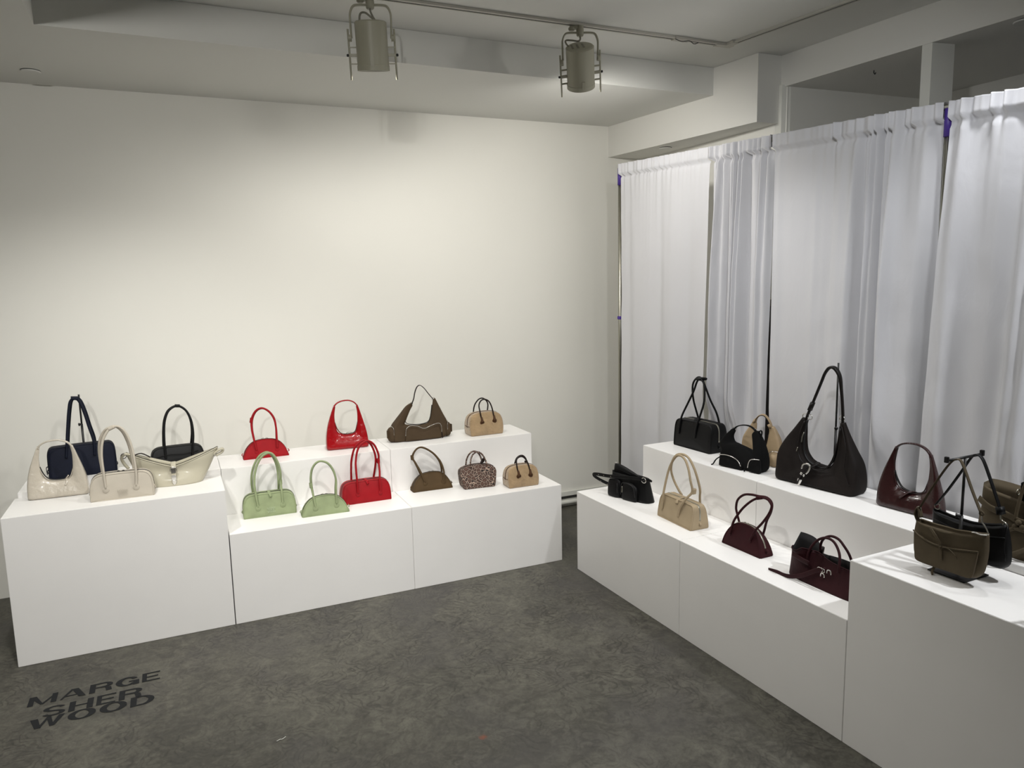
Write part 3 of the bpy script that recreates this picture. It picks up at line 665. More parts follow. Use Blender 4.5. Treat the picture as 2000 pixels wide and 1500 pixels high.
# ------------------------------------------------------------------ bags on the right tiers
BE = [(-.098, .043), (-.097, .101), (-.093, .183), (-.082, .255), (-.05, .308), (-.016, .329), (.028, .322), (.062, .282), (.083, .227), (.086, .174), (.069, .138), (.045, .089), (.034, .043)]
BEB = [(-.07, .108), (-.096, .133), (-.122, .175), (-.13, .226), (-.105, .28), (-.066, .318), (-.016, .331), (.03, .322), (.066, .282), (.084, .227), (.088, .176), (.078, .14), (.072, .1), (.07, .06)]
bowling('bowling_bag', (2.027, -.888, H0), -90.8, .274, .116, .05, L['beige'], 'beige suede bowling bag on the low right tier', BE, BEB, keep=9, tab=True, hr=.0058, anchors=False, zipm=M['steel'], taper=.42, outl=BOXY, pr=.0034)
BU = [(-.07, .058), (-.056, .109), (-.041, .141), (-.011, .186), (.03, .227), (.07, .250), (.112, .257), (.135, .247), (.144, .23), (.132, .195), (.106, .152), (.075, .111), (.05, .062)]
BUB = [(-.075, .08), (-.088, .129), (-.09, .162), (-.072, .203), (-.03, .236), (.019, .250), (.055, .252), (.1, .257), (.128, .24), (.12, .2), (.09, .15), (.07, .1), (.055, .06)]
b_ = dome('dome_bag', (2.046, -1.318, H0), -87.6, .234, .112, .036, L['burg'], 'burgundy suede half-moon bag with slanting handles on the low right tier', BU, BUB, keep=5, zipm=M['steel'], patch_r=.006)
# big black bowling bag
BL = [(-.101, .072), (-.092, .162), (-.064, .241), (-.035, .313), (-.017, .366), (.004, .384), (.036, .366), (.05, .318), (.058, .258), (.049, .19), (.036, .128), (.031, .068)]
BLB = [(-.075, .13), (-.087, .19), (-.093, .26), (-.080, .34), (-.045, .383), (-.008, .385), (.02, .34), (.045, .27), (.075, .2), (.085, .13), (.085, .08)]
bb = bowling('bowling_bag', (2.425, -.517, H2), -86.2, .293, .152, .062, L['black'], 'large black bowling bag standing closest to the back wall on the right', BL, BLB, tab=False, anchors=False, hr=.0055, zipm=M['steel'], taper=.2, outl=BOXY, pr=.003)
keeper(bb, BL, 5, L['black'], .008, .014, .03)
tube('closure_tab', [(-.03, .03, .156), (-.02, 0, .160), (0, -.03, .155), (.01, -.05, .14)], 1, L['black'], bb, 4, seg=8, flat=(.002, .016), up=(0, 0, 1))
# small black cargo hobo
t = thing('cargo_hobo_bag', 'small black suede hobo bag with two silver-zipped pockets', 'handbag', (2.335, -.98, H2), -76)
BC = [(-.078, .190, -.062, .178, .012), (-.108, .158, -.073, .152, .022), (-.14, .112, -.064, .126, .032), (-.124, .082, -.045, .120, .042), (-.132, .035, -.03, .117, .046), (-.118, .002, -.018, .114, .048), (-.05, 0, -.004, .111, .05), (0, 0, .01, .107, .05), (.05, 0, .022, .103, .05),
      (.1, .002, .034, .100, .048), (.112, .04, .042, .104, .044), (.108, .09, .039, .126, .036), (.096, .135, .035, .152, .026), (.081, .172, .031, .176, .016), (.062, .198, .040, .190, .010)]
sectional('body', BC, L['blacksuede'], t, pi=2.4)
tube('handle', [(-.072, 0, .186), (-.055, 0, .202), (-.03, 0, .212), (0, 0, .216), (.025, 0, .212), (.045, 0, .2), (.06, 0, .186)], 1, L['blacksuede'], t, 5, flat=(.008, .0028))
ring(t, (-.068, 0, .190), .009, M['chrome'], 'xz'); ring(t, (.05, 0, .196), .009, M['chrome'], 'xz')
tube('strap_loop', [(.066, 0, .178), (.074, 0, .2), (.084, 0, .196), (.082, 0, .17)], 1, L['blacksuede'], t, 4, flat=(.006, .0018))
for nm, x0, x1 in (('front_pocket', -.118, .012), ('front_pocket', .052, .108)):
    S_ = [(x0+(x1-x0)*k/4, .004, x0+(x1-x0)*k/4, (.056, .062, .06, .052, .034)[k] if nm and x0 < 0 else (.036, .06, .068, .07, .068)[k], .012) for k in range(5)]
    sectional(nm, S_, L['blacksuede'], t).location = (0, -.043, 0)
tube('pocket_zip', [(-.115, -.057, .06), (-.075, -.06, .066), (-.035, -.061, .062), (-.003, -.061, .048), (.012, -.06, .024)], .0021, M['chrome'], t, 4, seg=6, label='silver zip')
tube('pocket_zip', [(.05, -.06, .024), (.056, -.06, .052), (.07, -.059, .068), (.108, -.052, .072)], .0021, M['chrome'], t, 4, seg=6, label='silver zip')
tube('zip_pull', [(-.122, -.04, .045), (-.138, -.05, .03), (-.15, -.058, .006), (-.158, -.06, .003)], 1, L['blacksuede'], t, 3, seg=8, flat=(.0045, .0025))
tube('zip_pull', [(.03, -.058, .012), (.035, -.062, .004)], .004, L['blacksuede'], t, 2, seg=6)
# beige cargo hobo behind it
t = thing('cargo_hobo_bag', 'beige leather hobo bag partly hidden behind the small black one', 'handbag', (2.476, -.945, H2), -62)
GC = [(-.050, .216, -.034, .2, .012), (-.072, .18, -.034, .165, .022), (-.098, .13, -.03, .13, .034), (-.1, .07, -.022, .1, .04), (-.09, .002, -.014, .085, .042), (-.03, 0, -.004, .080, .044), (.03, 0, .006, .080, .044),
      (.08, .002, .014, .09, .042), (.092, .06, .02, .115, .038), (.086, .12, .024, .14, .03), (.068, .165, .028, .165, .02), (.05, .195, .026, .19, .013)]
sectional('body', GC, L['beigel'], t, pi=2.4)
tube('shoulder_strap', [(-.042, 0, .206), (-.036, 0, .228), (-.018, 0, .246), (.002, 0, .248), (.02, 0, .232), (.034, 0, .208), (.04, 0, .188)], 1, L['beigel'], t, 5, flat=(.012, .003))
tube('strap_edge', [(-.042, -.012, .206), (-.036, -.0125, .226), (-.018, -.0125, .243), (.002, -.0125, .245), (.019, -.0125, .229), (.031, -.0125, .206)], .0016, L['hdl_dark'], t, 5, seg=6)
tube('keeper_loop', [(.026, 0, .205), (.036, 0, .188)], 1, L['beigel'], t, 1, seg=12, flat=(.017, .008))
tube('keeper_loop', [(-.05, 0, .205), (-.042, 0, .222)], 1, L['beigel'], t, 1, seg=12, flat=(.015, .006))
tube('zipper', [(-.036, -.008, .17), (-.03, -.008, .128), (-.016, -.008, .09), (.01, -.008, .083), (.02, -.008, .11), (.026, -.008, .15)], .0018, L['hdl_dark'], t, 4, seg=6)
bm = box_bm((.048, -.062, .004), (.094, -.034, .075), .010); o = frombm('side_pocket', bm, L['beigel'], t, True)
tube('pocket_zip', [(.046, -.056, .02), (.046, -.056, .06), (.056, -.056, .078), (.075, -.056, .082), (.096, -.05, .078)], .0018, M['chrome'], t, 4, seg=6)
tube('zip_pull', [(.044, -.06, .034), (.04, -.064, .022), (.043, -.064, .012)], .004, L['beigel'], t, 3, seg=6)
# big chocolate buckled hobo on its stand
t = thing('buckle_hobo_bag', 'large chocolate brown hobo bag with silver buckle, hung from a stand', 'handbag', (2.415, -1.395, H2), -81)
BB = [(-.122, .298, -.098, .285, .010), (-.158, .245, -.098, .235, .022), (-.196, .19, -.098, .185, .038), (-.222, .13, -.092, .145, .055), (-.226, .06, -.072, .118, .066), (-.222, .003, -.052, .108, .07), (-.16, .0, -.042, .103, .072), (-.08, 0, -.028, .100, .072), (-.01, -.0, -.004, .098, .072), (.08, 0, .018, .100, .072),
      (.125, .0, .028, .104, .07), (.162, .003, .036, .112, .068), (.172, .06, .048, .135, .06), (.165, .13, .055, .175, .045), (.138, .185, .058, .22, .032), (.106, .25, .060, .26, .018), (.083, .305, .062, .298, .010)]
sectional('body', BB, L['choc'], t, pi=2.6, sub=5)
lip = [(-.103, -.016, .285), (-.112, -.03, .235), (-.112, -.042, .18), (-.104, -.05, .138), (-.078, -.056, .106), (-.04, -.058, .09), (.0, -.058, .086), (.035, -.054, .1), (.058, -.044, .14), (.068, -.03, .2), (.072, -.014, .28)]
tube('front_rim', lip, .0032, L['chocd'], t, 4, seg=8)
tube('zipper', [(x*.9, y*.4, z+.006) for x, y, z in lip], 1, M['dmetal'], t, 4, seg=8, flat=(.006, .002))
tube('shoulder_strap', [(-.108, 0, .285), (-.096, 0, .32), (-.082, 0, .354), (-.062, 0, .404), (-.038, 0, .465), (-.021, 0, .508), (0, 0, .534), (.026, 0, .534), (.05, 0, .5), (.06, 0, .442), (.068, 0, .377), (.072, 0, .327), (.072, 0, .29)], lambda q: 1+.55*math.exp(-((q-.58)/.12)**2), L['chocd'], t, 5, flat=(.008, .0045))
tube('strap_keeper', [(-.09, 0, .335), (-.075, 0, .372)], 1, L['chocd'], t, 1, seg=12, flat=(.012, .008))
ring(t, (-.112, 0, .304), .013, M['chrome'], 'xz', th=.002); ring(t, (-.088, 0, .304), .012, M['chrome'], 'xz', th=.002); ring(t, (.068, 0, .318), .012, M['chrome'], 'xz', th=.002)
tube('closure_strap', [(-.02, -.02, .112), (-.03, -.045, .1), (-.045, -.066, .085), (-.06, -.078, .06), (-.072, -.080, .035), (-.08, -.079, .012)], 1, L['chocd'], t, 4, seg=8, flat=(.002, .0105), up=(0, 0, 1))
o = tube('buckle', [(-.068, -.074, .082), (-.064, -.072, .1), (-.045, -.07, .108), (-.03, -.07, .1), (-.034, -.074, .078), (-.044, -.078, .064)], .004, M['chrome'], t, 4, seg=8)
tube('strap_plate', [(-.057, -.0805, .064), (-.062, -.0815, .054)], 1, M['chrome'], t, 1, seg=8, flat=(.002, .0125), up=(0, 1, 0))
tube('strap_tip', [(-.070, -.0825, .036), (-.074, -.0825, .022), (-.08, -.0815, .004)], lambda q: 1-.7*q**2, M['chrome'], t, 4, seg=8, flat=(.0022, .0115), up=(0, 1, 0))
tube('zip_pull', [(-.1, -.02, .235), (-.104, -.028, .215), (-.105, -.03, .19)], 1, M['steel'], t, 3, seg=8, flat=(.003, .0015))
tube('zip_pull', [(-.112, -.045, .168), (-.115, -.05, .15)], 1, M['steel'], t, 3, seg=8, flat=(.003, .0015))
tube('side_seam', [(.075, -.012, .29), (.112, -.033, .2), (.122, -.052, .12), (.15, -.06, .05)], .0022, L['chocd'], t, 4, seg=6)
stand((2.515, -1.352, H2), .545, 'black stand pole holding up the chocolate bag strap', base=.03, knob=.46)
# slouchy burgundy tote
t = thing('slouch_tote_bag', 'slouchy burgundy tote with curled open corner and loose belt', 'handbag', (2.045, -1.752, H0), -88.2)
def tfx(u, v): return -.165*abs(u)+(-.0)*v+(.01*v) if u < 0 else .215*u
def tzf(u): return .125-.012*math.sin(2.5*u+.4)-.016*max(0, u)+.0*abs(u) if u > -.55 else .122-.02*(abs(u)-.55)
def tzb(u): return .116+(.052*max(0, (-u-.45)/.55)**.7 if u < -.45 else 0)+.01*max(0, u)
def tfy(u, v, s):
    base = .048*(1-(.45 if u < -.3 else .68)*v)*(1-abs(u)**4)**.5+.004
    if u < -.35: base += .030*v*v*(math.sin((-u-.35)/.65*math.pi))
    return base-.006*math.sin(6*u+3*v)*v*(1-abs(u))
env('body', L['burgd'], t, tfx, tfy, tzf, tzb, NU=40, NV=16, lining=L['lining'], depth=.75)
tube('rim_binding', [(tfx(u, 1), -tfy(u, 1, -1)-.0005, tzf(u)) for u in [-.98+.0933*k for k in range(22)]], .002, L['burgd'], t, 2, seg=6)
TH = [(-.050, .085), (-.052, .115), (-.044, .147), (-.022, .178), (.011, .196), (.044, .194), (.068, .174), (.085, .148), (.092, .118), (.094, .09)]
handle(t, TH, .044, .02, .005, L['burgd'], -1); handle(t, [(x+.002, z+.002) for x, z in TH], .03, .008, .005, L['burgd'], 1)
tube('handle_keeper', [(-.05, .03, .105), (-.046, .03, .132)], .009, L['hdl_dark'], t, 1)
tube('belt_strap', [(.045, -.055, .088), (.01, -.06, .075), (-.02, -.064, .055), (-.066, -.07, .026), (-.12, -.075, .008), (-.17, -.075, .006), (-.215, -.078, .005)], lambda q: 1-.5*max(0, q-.85)/.15, L['burgd'], t, 5, flat=(.0022, .0085), up=(0, 1, 0))
tube('belt_loop', [(-.12, -.05, .098), (-.07, -.056, .09), (-.03, -.058, .088)], 1, L['burgd'], t, 4, flat=(.003, .010), up=(0, 1, 0))
for k in range(3): ring(t, (.018+.009*k, -.058, .082), .008, M['chrome'], 'xz', 'ring_fitting', .0013)
buckle(t, .062, -.056, .083, .009, .0085); buckle(t, .035, -.058, .062, .008, .008)
# black belt bag
t = thing('belt_bag', 'black leather belt bag with studded strap, at the end of the low right tier', 'handbag', (2.03, -.445, H0), -71.4)
def gfx(u, v): return .005+(.138 if u < 0 else .135-.03*v)*u
env('body', L['black'], t, gfx, lambda u, v, s: .04*(1-.5*v)*(1-abs(u)**5)**.5+.004, lambda u: .128-.006*u, lambda u: .13-.006*u, NU=30, NV=10, lining=L['lining'], depth=.2)
sectional('front_pocket', [(-.128, .006, -.128, .085, .012), (-.115, .002, -.115, .098, .02), (-.07, .0, -.07, .1, .022), (-.048, .002, -.048, .09, .014)], L['black'], t).location = (0, -.04, 0)
sectional('front_pocket', [(-.028, .006, -.028, .07, .012), (-.018, 0, -.018, .092, .02), (.03, -.0, .03, .095, .024), (.062, .0, .062, .08, .022), (.07, .004, .07, .06, .014)], L['black'], t).location = (0, -.042, 0)
tube('pocket_zip', [(-.027, -.066, .03), (-.02, -.068, .085), (.0, -.069, .1), (.035, -.069, .097), (.06, -.067, .08), (.068, -.064, .03)], .0018, M['dmetal'], t, 4, seg=6)
tube('zip_pull', [(-.012, -.07, .078), (-.010, -.072, .06), (-.011, -.072, .045)], 1, M['steel'], t, 3, seg=8, flat=(.0035, .0015))
tube('pocket_zip', [(-.052, -.063, .03), (-.052, -.063, .085)], .0018, M['dmetal'], t, 1, seg=6)
sectional('raised_flap', [(.04, .118, .04, .126, .005), (-.01, .112, -.005, .143, .012), (-.06, .110, -.055, .160, .017), (-.1, .110, -.098, .171, .017), (-.128, .112, -.126, .170, .010)], L['black'], t, taper=.2).location = (0, .014, 0)
tube('flap_seam', [(-.12, .0, .150), (-.07, -.003, .142), (-.01, -.002, .128)], .0015, L['black'], t, 4, seg=6)
ring(t, (-.13, .018, .168), .008, M['chrome'], 'xz')
SB = [(.108, -.045, .133), (.05, -.05, .130), (-.04, -.055, .122), (-.12, -.055, .112), (-.19, -.052, .108), (-.232, -.045, .1), (-.243, -.03, .085), (-.222, -.015, .068), (-.18, .0, .05), (-.13, .01, .04)]
tube('belt_strap', SB, 1, L['black'], t, 5, flat=(.0022, .0095), up=(0, 1, 0))
for x, y, z in ((-.1, -.0585, .114), (-.15, -.0575, .110), (-.19, -.055, .107), (-.205, -.018, .06), (-.168, -.006, .046)):
    lathe('stud', [(.0028, 0), (.0024, .0015), (.0005, .002)], M['steel'], t, 10, (x, y, z), ROTF)
ring(t, (.112, -.046, .128), .014, M['chrome'], 'xz', th=.002)
tube('end_tab', [(.108, -.03, .128), (.135, -.03, .13), (.152, -.028, .126)], lambda q: 1-.6*q, L['black'], t, 3, seg=8, flat=(.004, .012), up=(0, 1, 0))
# hanging shoulder bags on the double stand
stand((2.092, -2.24, H3), .385, 'black T-shaped stand with two shoulder bags on the tall plinth', rz=RA, base=.125, arm=(.092, .085), knob=.5)
def sling(loc, label, m_, tl, tr, bl, br, dip, bow, strap, mt, cat='handbag'):
    t = thing('shoulder_bag', label, cat, loc, -88.4)
    def fx(u, v):
        k = (u+1)/2; xb = bl[0]+(br[0]-bl[0])*k; xt = tl[0]+(tr[0]-tl[0])*k; rr = 1-.16*max(0, 1-v/.22)**2.2; return (xb+(xt-xb)*v)*rr+.008*math.sin(v*3.14)*u
    def zt(u): k = (u+1)/2; return tl[1]+(tr[1]-tl[1])*k-dip*(1-u*u)-bl[1]
    def fy(u, v, s): return .028*(1-.5*v)*(1-abs(u)**4)**.5*min(1, .35+v*6)+.003+.003*math.sin(u*9+v*4)*v*(1-abs(u))
    o = env('body', m_, t, fx, fy, zt, lambda u: zt(u)+.004, NU=34, NV=14, lining=m_, depth=.1); o.location.z = bl[1]
    return t, fx, zt, fy
t, fx, zt, fy = sling((2.03, -2.25, H3), 'taupe suede shoulder bag with bow tie, front one hanging on the stand', L['taupe'], (-.116, .160), (.118, .178), (-.112, .030), (.106, .034), .012, True, None, None)
tube('piping', [(fx(u, .0)*1.0, -.012, .030+.003) for u in [-.95+.19*k for k in range(11)]], .0022, L['taupe'], t, 2, seg=6)
# front slip pocket with a curved mouth
sectional('front_pocket', [(-.098, .05, -.106, .130, .004), (-.09, .033, -.08, .118, .007), (-.04, .031, -.03, .108, .009), (.03, .032, .03, .112, .009), (.085, .034, .08, .122, .007), (.096, .05, .106, .125, .004)], L['taupe'], t, taper=.1).location = (0, -.026, 0)
tube('pocket_edge', [(-.107, -.029, .131), (-.08, -.034, .118), (-.03, -.036, .108), (.03, -.036, .112), (.08, -.034, .122), (.107, -.029, .126)], .0026, L['taupe'], t, 4, seg=6)
tube('tie_strap', [(-.055, -.02, .152), (-.03, -.034, .14), (-.01, -.037, .118), (-.005, -.038, .105)], 1, L['taupe'], t, 4, flat=(.0016, .005), up=(0, 1, 0))
tube('tie_strap', [(-.005, -.038, .106), (-.002, -.04, .09), (.0, -.04, .066)], 1, L['taupe'], t, 3, flat=(.0016, .0045), up=(0, 1, 0))
tube('tie_strap', [(-.004, -.039, .105), (.02, -.043, .112), (.045, -.043, .098), (.052, -.04, .084)], .0015, L['taupe'], t, 4, seg=6)
bm = bmesh.new(); bmesh.ops.create_uvsphere(bm, u_segments=12, v_segments=8, radius=.006, matrix=Matrix.Translation((-.004, -.04, .106))); frombm('knot', bm, L['taupe'], t, True)
tube('tie_end', [(-.035, -.012, .032), (-.040, -.02, .012), (-.034, -.026, .002)], 1, L['taupe'], t, 4, flat=(.0018, .0045), up=(0, 1, 0))
tube('shoulder_strap', [(-.112, 0, .195), (-.085, .0, .25), (-.045, .0, .325), (-.012, .0, .377), (.012, .0, .39), (.028, 0, .37), (.06, 0, .3), (.09, 0, .24)], 1, L['taupe'], t, 5, flat=(.0065, .002))
tube('strap_lug', [(-.108, 0, .150), (-.122, 0, .18), (-.112, 0, .2), (-.102, 0, .17)], 1, L['taupe'], t, 4, flat=(.009, .003))
ring(t, (-.112, 0, .196), .008, M['steel'], 'xz'); ring(t, (.092, 0, .238), .006, L['taupe'], 'xz', 'strap_loop', .003)
tube('snap_hook', [(.093, 0, .232), (.096, 0, .212), (.106, 0, .2), (.116, 0, .182), (.112, 0, .176)], .0022, M['chrome'], t, 4, seg=8, label='silver snap hook')
tube('zip_pull', [(.116, -.006, .178), (.1, -.012, .176), (.085, -.014, .178), (.075, -.014, .176)], .0026, M['chrome'], t, 4, seg=6, label='silver chain zip pull')
t, fx, zt, fy = sling((2.135, -2.25, H3), 'black leather shoulder bag, rear one hanging on the stand', L['black'], (-.135, .176), (.106, .190), (-.11, .046), (.125, .05), .022, False, None, None)
tube('shoulder_strap', [(-.128, 0, .19), (-.09, .0, .25), (-.05, 0, .32), (-.018, .0, .378), (.0, 0, .390), (.02, 0, .376), (.05, .0, .31), (.075, 0, .25), (.082, 0, .232)], 1, L['black'], t, 5, flat=(.0075, .0024))
tube('strap_loop', [(.08, 0, .24), (.086, 0, .218)], 1, L['black'], t, 1, seg=12, flat=(.012, .011))
tube('snap_hook', [(.085, 0, .216), (.088, 0, .2), (.1, 0, .194), (.106, 0, .184), (.098, 0, .18), (.094, 0, .19)], .0024, M['steel'], t, 4, seg=8, label='silver snap hook')
ring(t, (-.122, 0, .186), .010, M['steel'], 'xz')
tube('piping', [(.108, -.0, .186), (.112, -.018, .13), (.12, -.02, .08)], .002, L['black'], t, 3, seg=6)
tube('seam', [(-.12, -.02, .148), (0, -.03, .135), (.112, -.018, .152)], .0016, L['black'], t, 4, seg=6)
# large taupe tote by the drapes at the right edge
t = thing('tote_bag', 'large taupe tote with knotted drawstring, cut by the right edge', 'handbag', (2.365, -2.335, H2), -86)
def qfx(u, v): return .205*u*(1-.05*v)
def qfy(u, v, s): return .062*(1-.3*v)*(1-abs(u)**5)**.5+.004-.008*math.exp(-((v-.68)/.1)**2)
env('body', L['taupe'], t, qfx, qfy, lambda u: .215-.028*(1-abs(u))**1, lambda u: .228-.022*(1-abs(u)), NU=34, NV=18, lining=L['taupe'], depth=.6)
QH = [(-.055, .13), (-.052, .18), (-.045, .24), (-.025, .3), (.01, .33), (.045, .3), (.065, .24), (.072, .18), (.075, .13)]
handle(t, QH, .064, .035, .0055, L['taupe'], -1); handle(t, QH, .055, .035, .0055, L['taupe'], 1)
tube('drawstring', [(-.19, -.035, .165), (-.14, -.058, .148), (-.08, -.064, .14), (-.04, -.066, .128), (.0, -.067, .13)], 1, L['taupe'], t, 4, flat=(.003, .011), up=(0, 1, 0))
for dx, dz in ((-.042, .125), (-.03, .112), (-.052, .108)):
    bm = bmesh.new(); bmesh.ops.create_uvsphere(bm, u_segments=12, v_segments=8, radius=.011, matrix=Matrix.Translation((dx, -.066, dz))); frombm('knot', bm, L['taupe'], t, True)
tube('gathered_fold', [(-.12, -.058, .07), (-.085, -.066, .085), (-.05, -.07, .104)], lambda q: .009-.003*q, L['taupe'], t, 4, seg=8)
tube('gathered_fold', [(-.05, -.07, .104), (-.01, -.07, .1), (.04, -.07, .08)], .007, L['taupe'], t, 4, seg=8)
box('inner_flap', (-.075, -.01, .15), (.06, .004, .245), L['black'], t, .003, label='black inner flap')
ring(t, (-.075, -.02, .212), .010, M['steel'], 'x')
tube('belt_end', [(.0, -.075, .055), (-.03, -.1, .03), (-.062, -.118, .008), (-.095, -.142, -.022)], lambda q: 1+.4*q-1.0*max(0, q-.85)/.15, L['taupe'], t, 4, flat=(.002, .007), up=(0, 1, 0))
# small bag only just entering at the right edge
dome('dome_bag', (1.985, -2.665, H3), -88, .23, .1, .036, L['taupe'], 'taupe half-moon bag barely showing at the right edge of the tall plinth', GD, [(x+.004, z-.004) for x, z in GD], keep=2)

# ------------------------------------------------------------------ track and lamps
def track(a, b, label):
    a = Vector(a); b = Vector(b); d = (b-a); ln = d.length; ang = math.degrees(math.atan2(d.y, d.x))
    t = thing('lighting_track', label, 'light track', a, ang)
    box('rail', (0, -.0175, -.011), (ln, -.002, 0), M['track'], t, .001); box('rail', (0, .0085, -.011), (ln, .0175, 0), M['track'], t, .001)
    box('slot', (0, -.0021, -.0095), (ln, .0086, -.0005), M['black'], t, 0)
    return t
ZC = 2.8395
track((-.4, -.50, ZC), (2.52, -.493, ZC), 'white lighting track carrying both lamps along the ceiling')
track((2.59, -.55, ZC), (2.86, -2.7, ZC), 'white lighting track running towards the camera at the right')
t = thing('track_connector', 'white corner connector where the two tracks meet', 'track connector', (2.585, -.492, ZC), -2)
box('housing', (-.075, -.02, -.013), (.03, .022, 0), M['track'], t, .002); box('housing', (-.02, -.07, -.0132), (.022, .02, -.0002), M['track'], t, .002)
t = thing('track_connector', 'white straight coupling with loose wire on the long track', 'track connector', (2.29, -.4935, ZC), 0)
box('housing', (-.05, -.022, -.014), (.05, .022, -.0005), M['track'], t, .002)
tube('wire', [(-.055, -.024, -.018), (-.02, -.03, -.028), (.03, -.028, -.02), (.06, -.024, -.03), (.09, -.02, -.02)], .002, M['dmetal'], t, 4, seg=6)
def lamp(x, y, zh, tilt, lean, label, turn, power, cabv):
    """cylinder spotlight in a yoke; tilt about local x (mouth towards the wall)"""
    t = thing('track_spotlight', label, 'spotlight', (x, y, ZC), turn)
    top = -.011; g = -zh      # g: pivot height below the ceiling
    box('adapter', (-.05, -.012, top-.014), (.012, .012, top+.001), M['fix'], t, .002)
    lathe('adapter_stem', [(.013, top-.046), (.0165, top-.042), (.018, top-.03), (.018, top-.018), (.017, top-.012), (.017, top)], M['fix'], t, 20)
    lathe('adapter_foot', [(.012, 0), (.016, .004), (.016, .012)], M['fix'], t, 14, (-.04, 0, top-.020))
    yk = top-.030; W_ = .083
    Y = [(-W_, 0, g), (-W_-.002, 0, g+.07), (-W_, 0, yk-.03), (-W_+.012, 0, yk-.006), (-W_+.035, 0, yk), (0, 0, yk), (W_-.035, 0, yk), (W_-.012, 0, yk-.006), (W_, 0, yk-.03), (W_+.002, 0, g+.07), (W_, 0, g)]
    tube('yoke', Y, 1, M['fix'], t, 4, seg=8, flat=(.0095, .0042))
    hd = bpy.data.objects.new('lamp_head', None); COL.objects.link(hd); hd.parent = t; hd.location = (0, 0, g)
    hd.rotation_euler = (R(tilt), R(lean), 0); hd.empty_display_size = .03
    r = .068; up = .064; dn = -.128
    lathe('housing', [(r-.006, dn+.004), (r-.004, dn), (r, dn), (r, dn+.02), (r-.0015, dn+.022), (r-.0015, up-.004), (r-.006, up), (r*.8, up+.002), (.002, up+.002)], M['fix'], hd, 40)
    lathe('lens', [(.062, dn+.012), (.062, dn+.014)], M['glow'], hd, 32)
    lathe('inner_collar', [(.0665, dn+.001), (.0665, dn+.03), (.0645, dn+.03), (.0645, dn+.001)], M['fix'], hd, 32)
    box('catch_plate', (-.008, -r-.003, dn+.014), (.008, -r+.003, dn+.05), M['fix'], hd, .002)
    for k in range(3): box('vent_slot', (-.042+.026*k, -.028, up+.0015), (-.032+.026*k, .028, up+.0028), M['cable'], hd, 0)
    for s in (-1, 1):
        lathe('pivot_knob', [(.014, 0), (.014, .012), (.011, .014), (.002, .014)], M['fix'], hd, 16, (s*(r+.0145), 0, 0), Matrix.Rotation(R(90*s), 4, 'Y'))
        xo = s*(r+.028)
        tube('accessory_bar', [(xo, 0, dn-.035), (xo, 0, .035)], .0042, M['fix'], hd, 1, seg=10)
        for zz, th in ((-.035, .0025), (-.066, .006), (-.1, .0025)):
            box('rung', (min(s*r*.97, xo), -.006, zz-th), (max(s*r*.97, xo), .006, zz+th), M['fix'], hd, .001)
        lathe('thumb_screw', [(.005, 0), (.006, .004), (.005, .009), (.001, .01)], M['dmetal'], hd, 10, (xo+s*.003, 0, -.066), Matrix.Rotation(R(90*s), 4, 'Y'))
    tube('cable', cabv, .0042, M['cable'], t, 6, seg=8)
    l = bpy.data.lights.new('lamp_beam', 'SPOT'); l.energy = power; l.spot_size = R(172); l.spot_blend = .55; l.shadow_soft_size = .05; l.color = (1, .97, .92)
    o = bpy.data.objects.new('lamp_beam', l); COL.objects.link(o); o.parent = hd; o.location = (0, 0, dn-.004)
    return t
lamp(.69, -.4975, .172, 12, -1, 'cylinder spotlight hanging from the track, left of the two', -18, PW[8],
     [(0, 0, -.055), (.002, -.003, -.07), (.012, -.006, -.092), (.02, -.006, -.106), (.002, -.006, -.09), (-.02, -.004, -.073), (-.038, 0, -.072), (-.045, 0, -.086), (-.046, 0, -.108)])
lamp(1.70, -.4955, .165, 34, -7, 'cylinder spotlight tilted to the wall, right of the two', -22, PW[9],
     [(0, 0, -.055), (0, -.004, -.072), (-.01, -.006, -.08), (-.04, -.008, -.077), (-.066, -.006, -.076), (-.07, -.014, -.09), (-.054, -.03, -.118)])

# ------------------------------------------------------------------ lettering
def glyph(ch):
    """letter as broad-nib strokes in a unit box: list of (points, closed)"""
    A = .13; B = .06; el = lambda cx, cy, rx, ry, a0, a1, n=22: [(cx+rx*math.cos(R(a0+(a1-a0)*k/n)), cy+ry*math.sin(R(a0+(a1-a0)*k/n))) for k in range(n+1)]
    l, r, b, t, mid = A, 1-A, B, 1-B, .5
    if ch == 'O': return [el(.5, .5, .5-A, .5-B, 0, 360)]
    if ch == 'D': return [[(l, 0), (l, 1)], [(l, b), (.45, b)]+el(.45, .5, r-.45, .5-B, -90, 90)+[(l, t)]]
    if ch == 'E': return [[(l, 0), (l, 1)], [(l, b), (1, b)], [(l, mid), (.9, mid)], [(l, t), (1, t)]]
    if ch == 'H': return [[(l, 0), (l, 1)], [(r, 0), (r, 1)], [(l, mid), (r, mid)]]
    if ch == 'R': return [[(l, 0), (l, 1)], [(l, t), (.6, t)]+el(.62, .725, .26, .215, 90, -90)+[(l, .51)], [(.5, .49), (.72, .46), (.82, .34), (.87, 0)]]
    if ch == 'G': return [el(.5, .5, .5-A, .5-B, 28, 325), [(.56, .45), (.98, .45)], [(.88, .48), (.88, 0)]]
    if ch == 'S': return [el(.5, .72, .36, .22, 15, 200)+[(.3, .56), (.7, .45)]+el(.5, .28, .37, .22, 20, -165)]
    return []
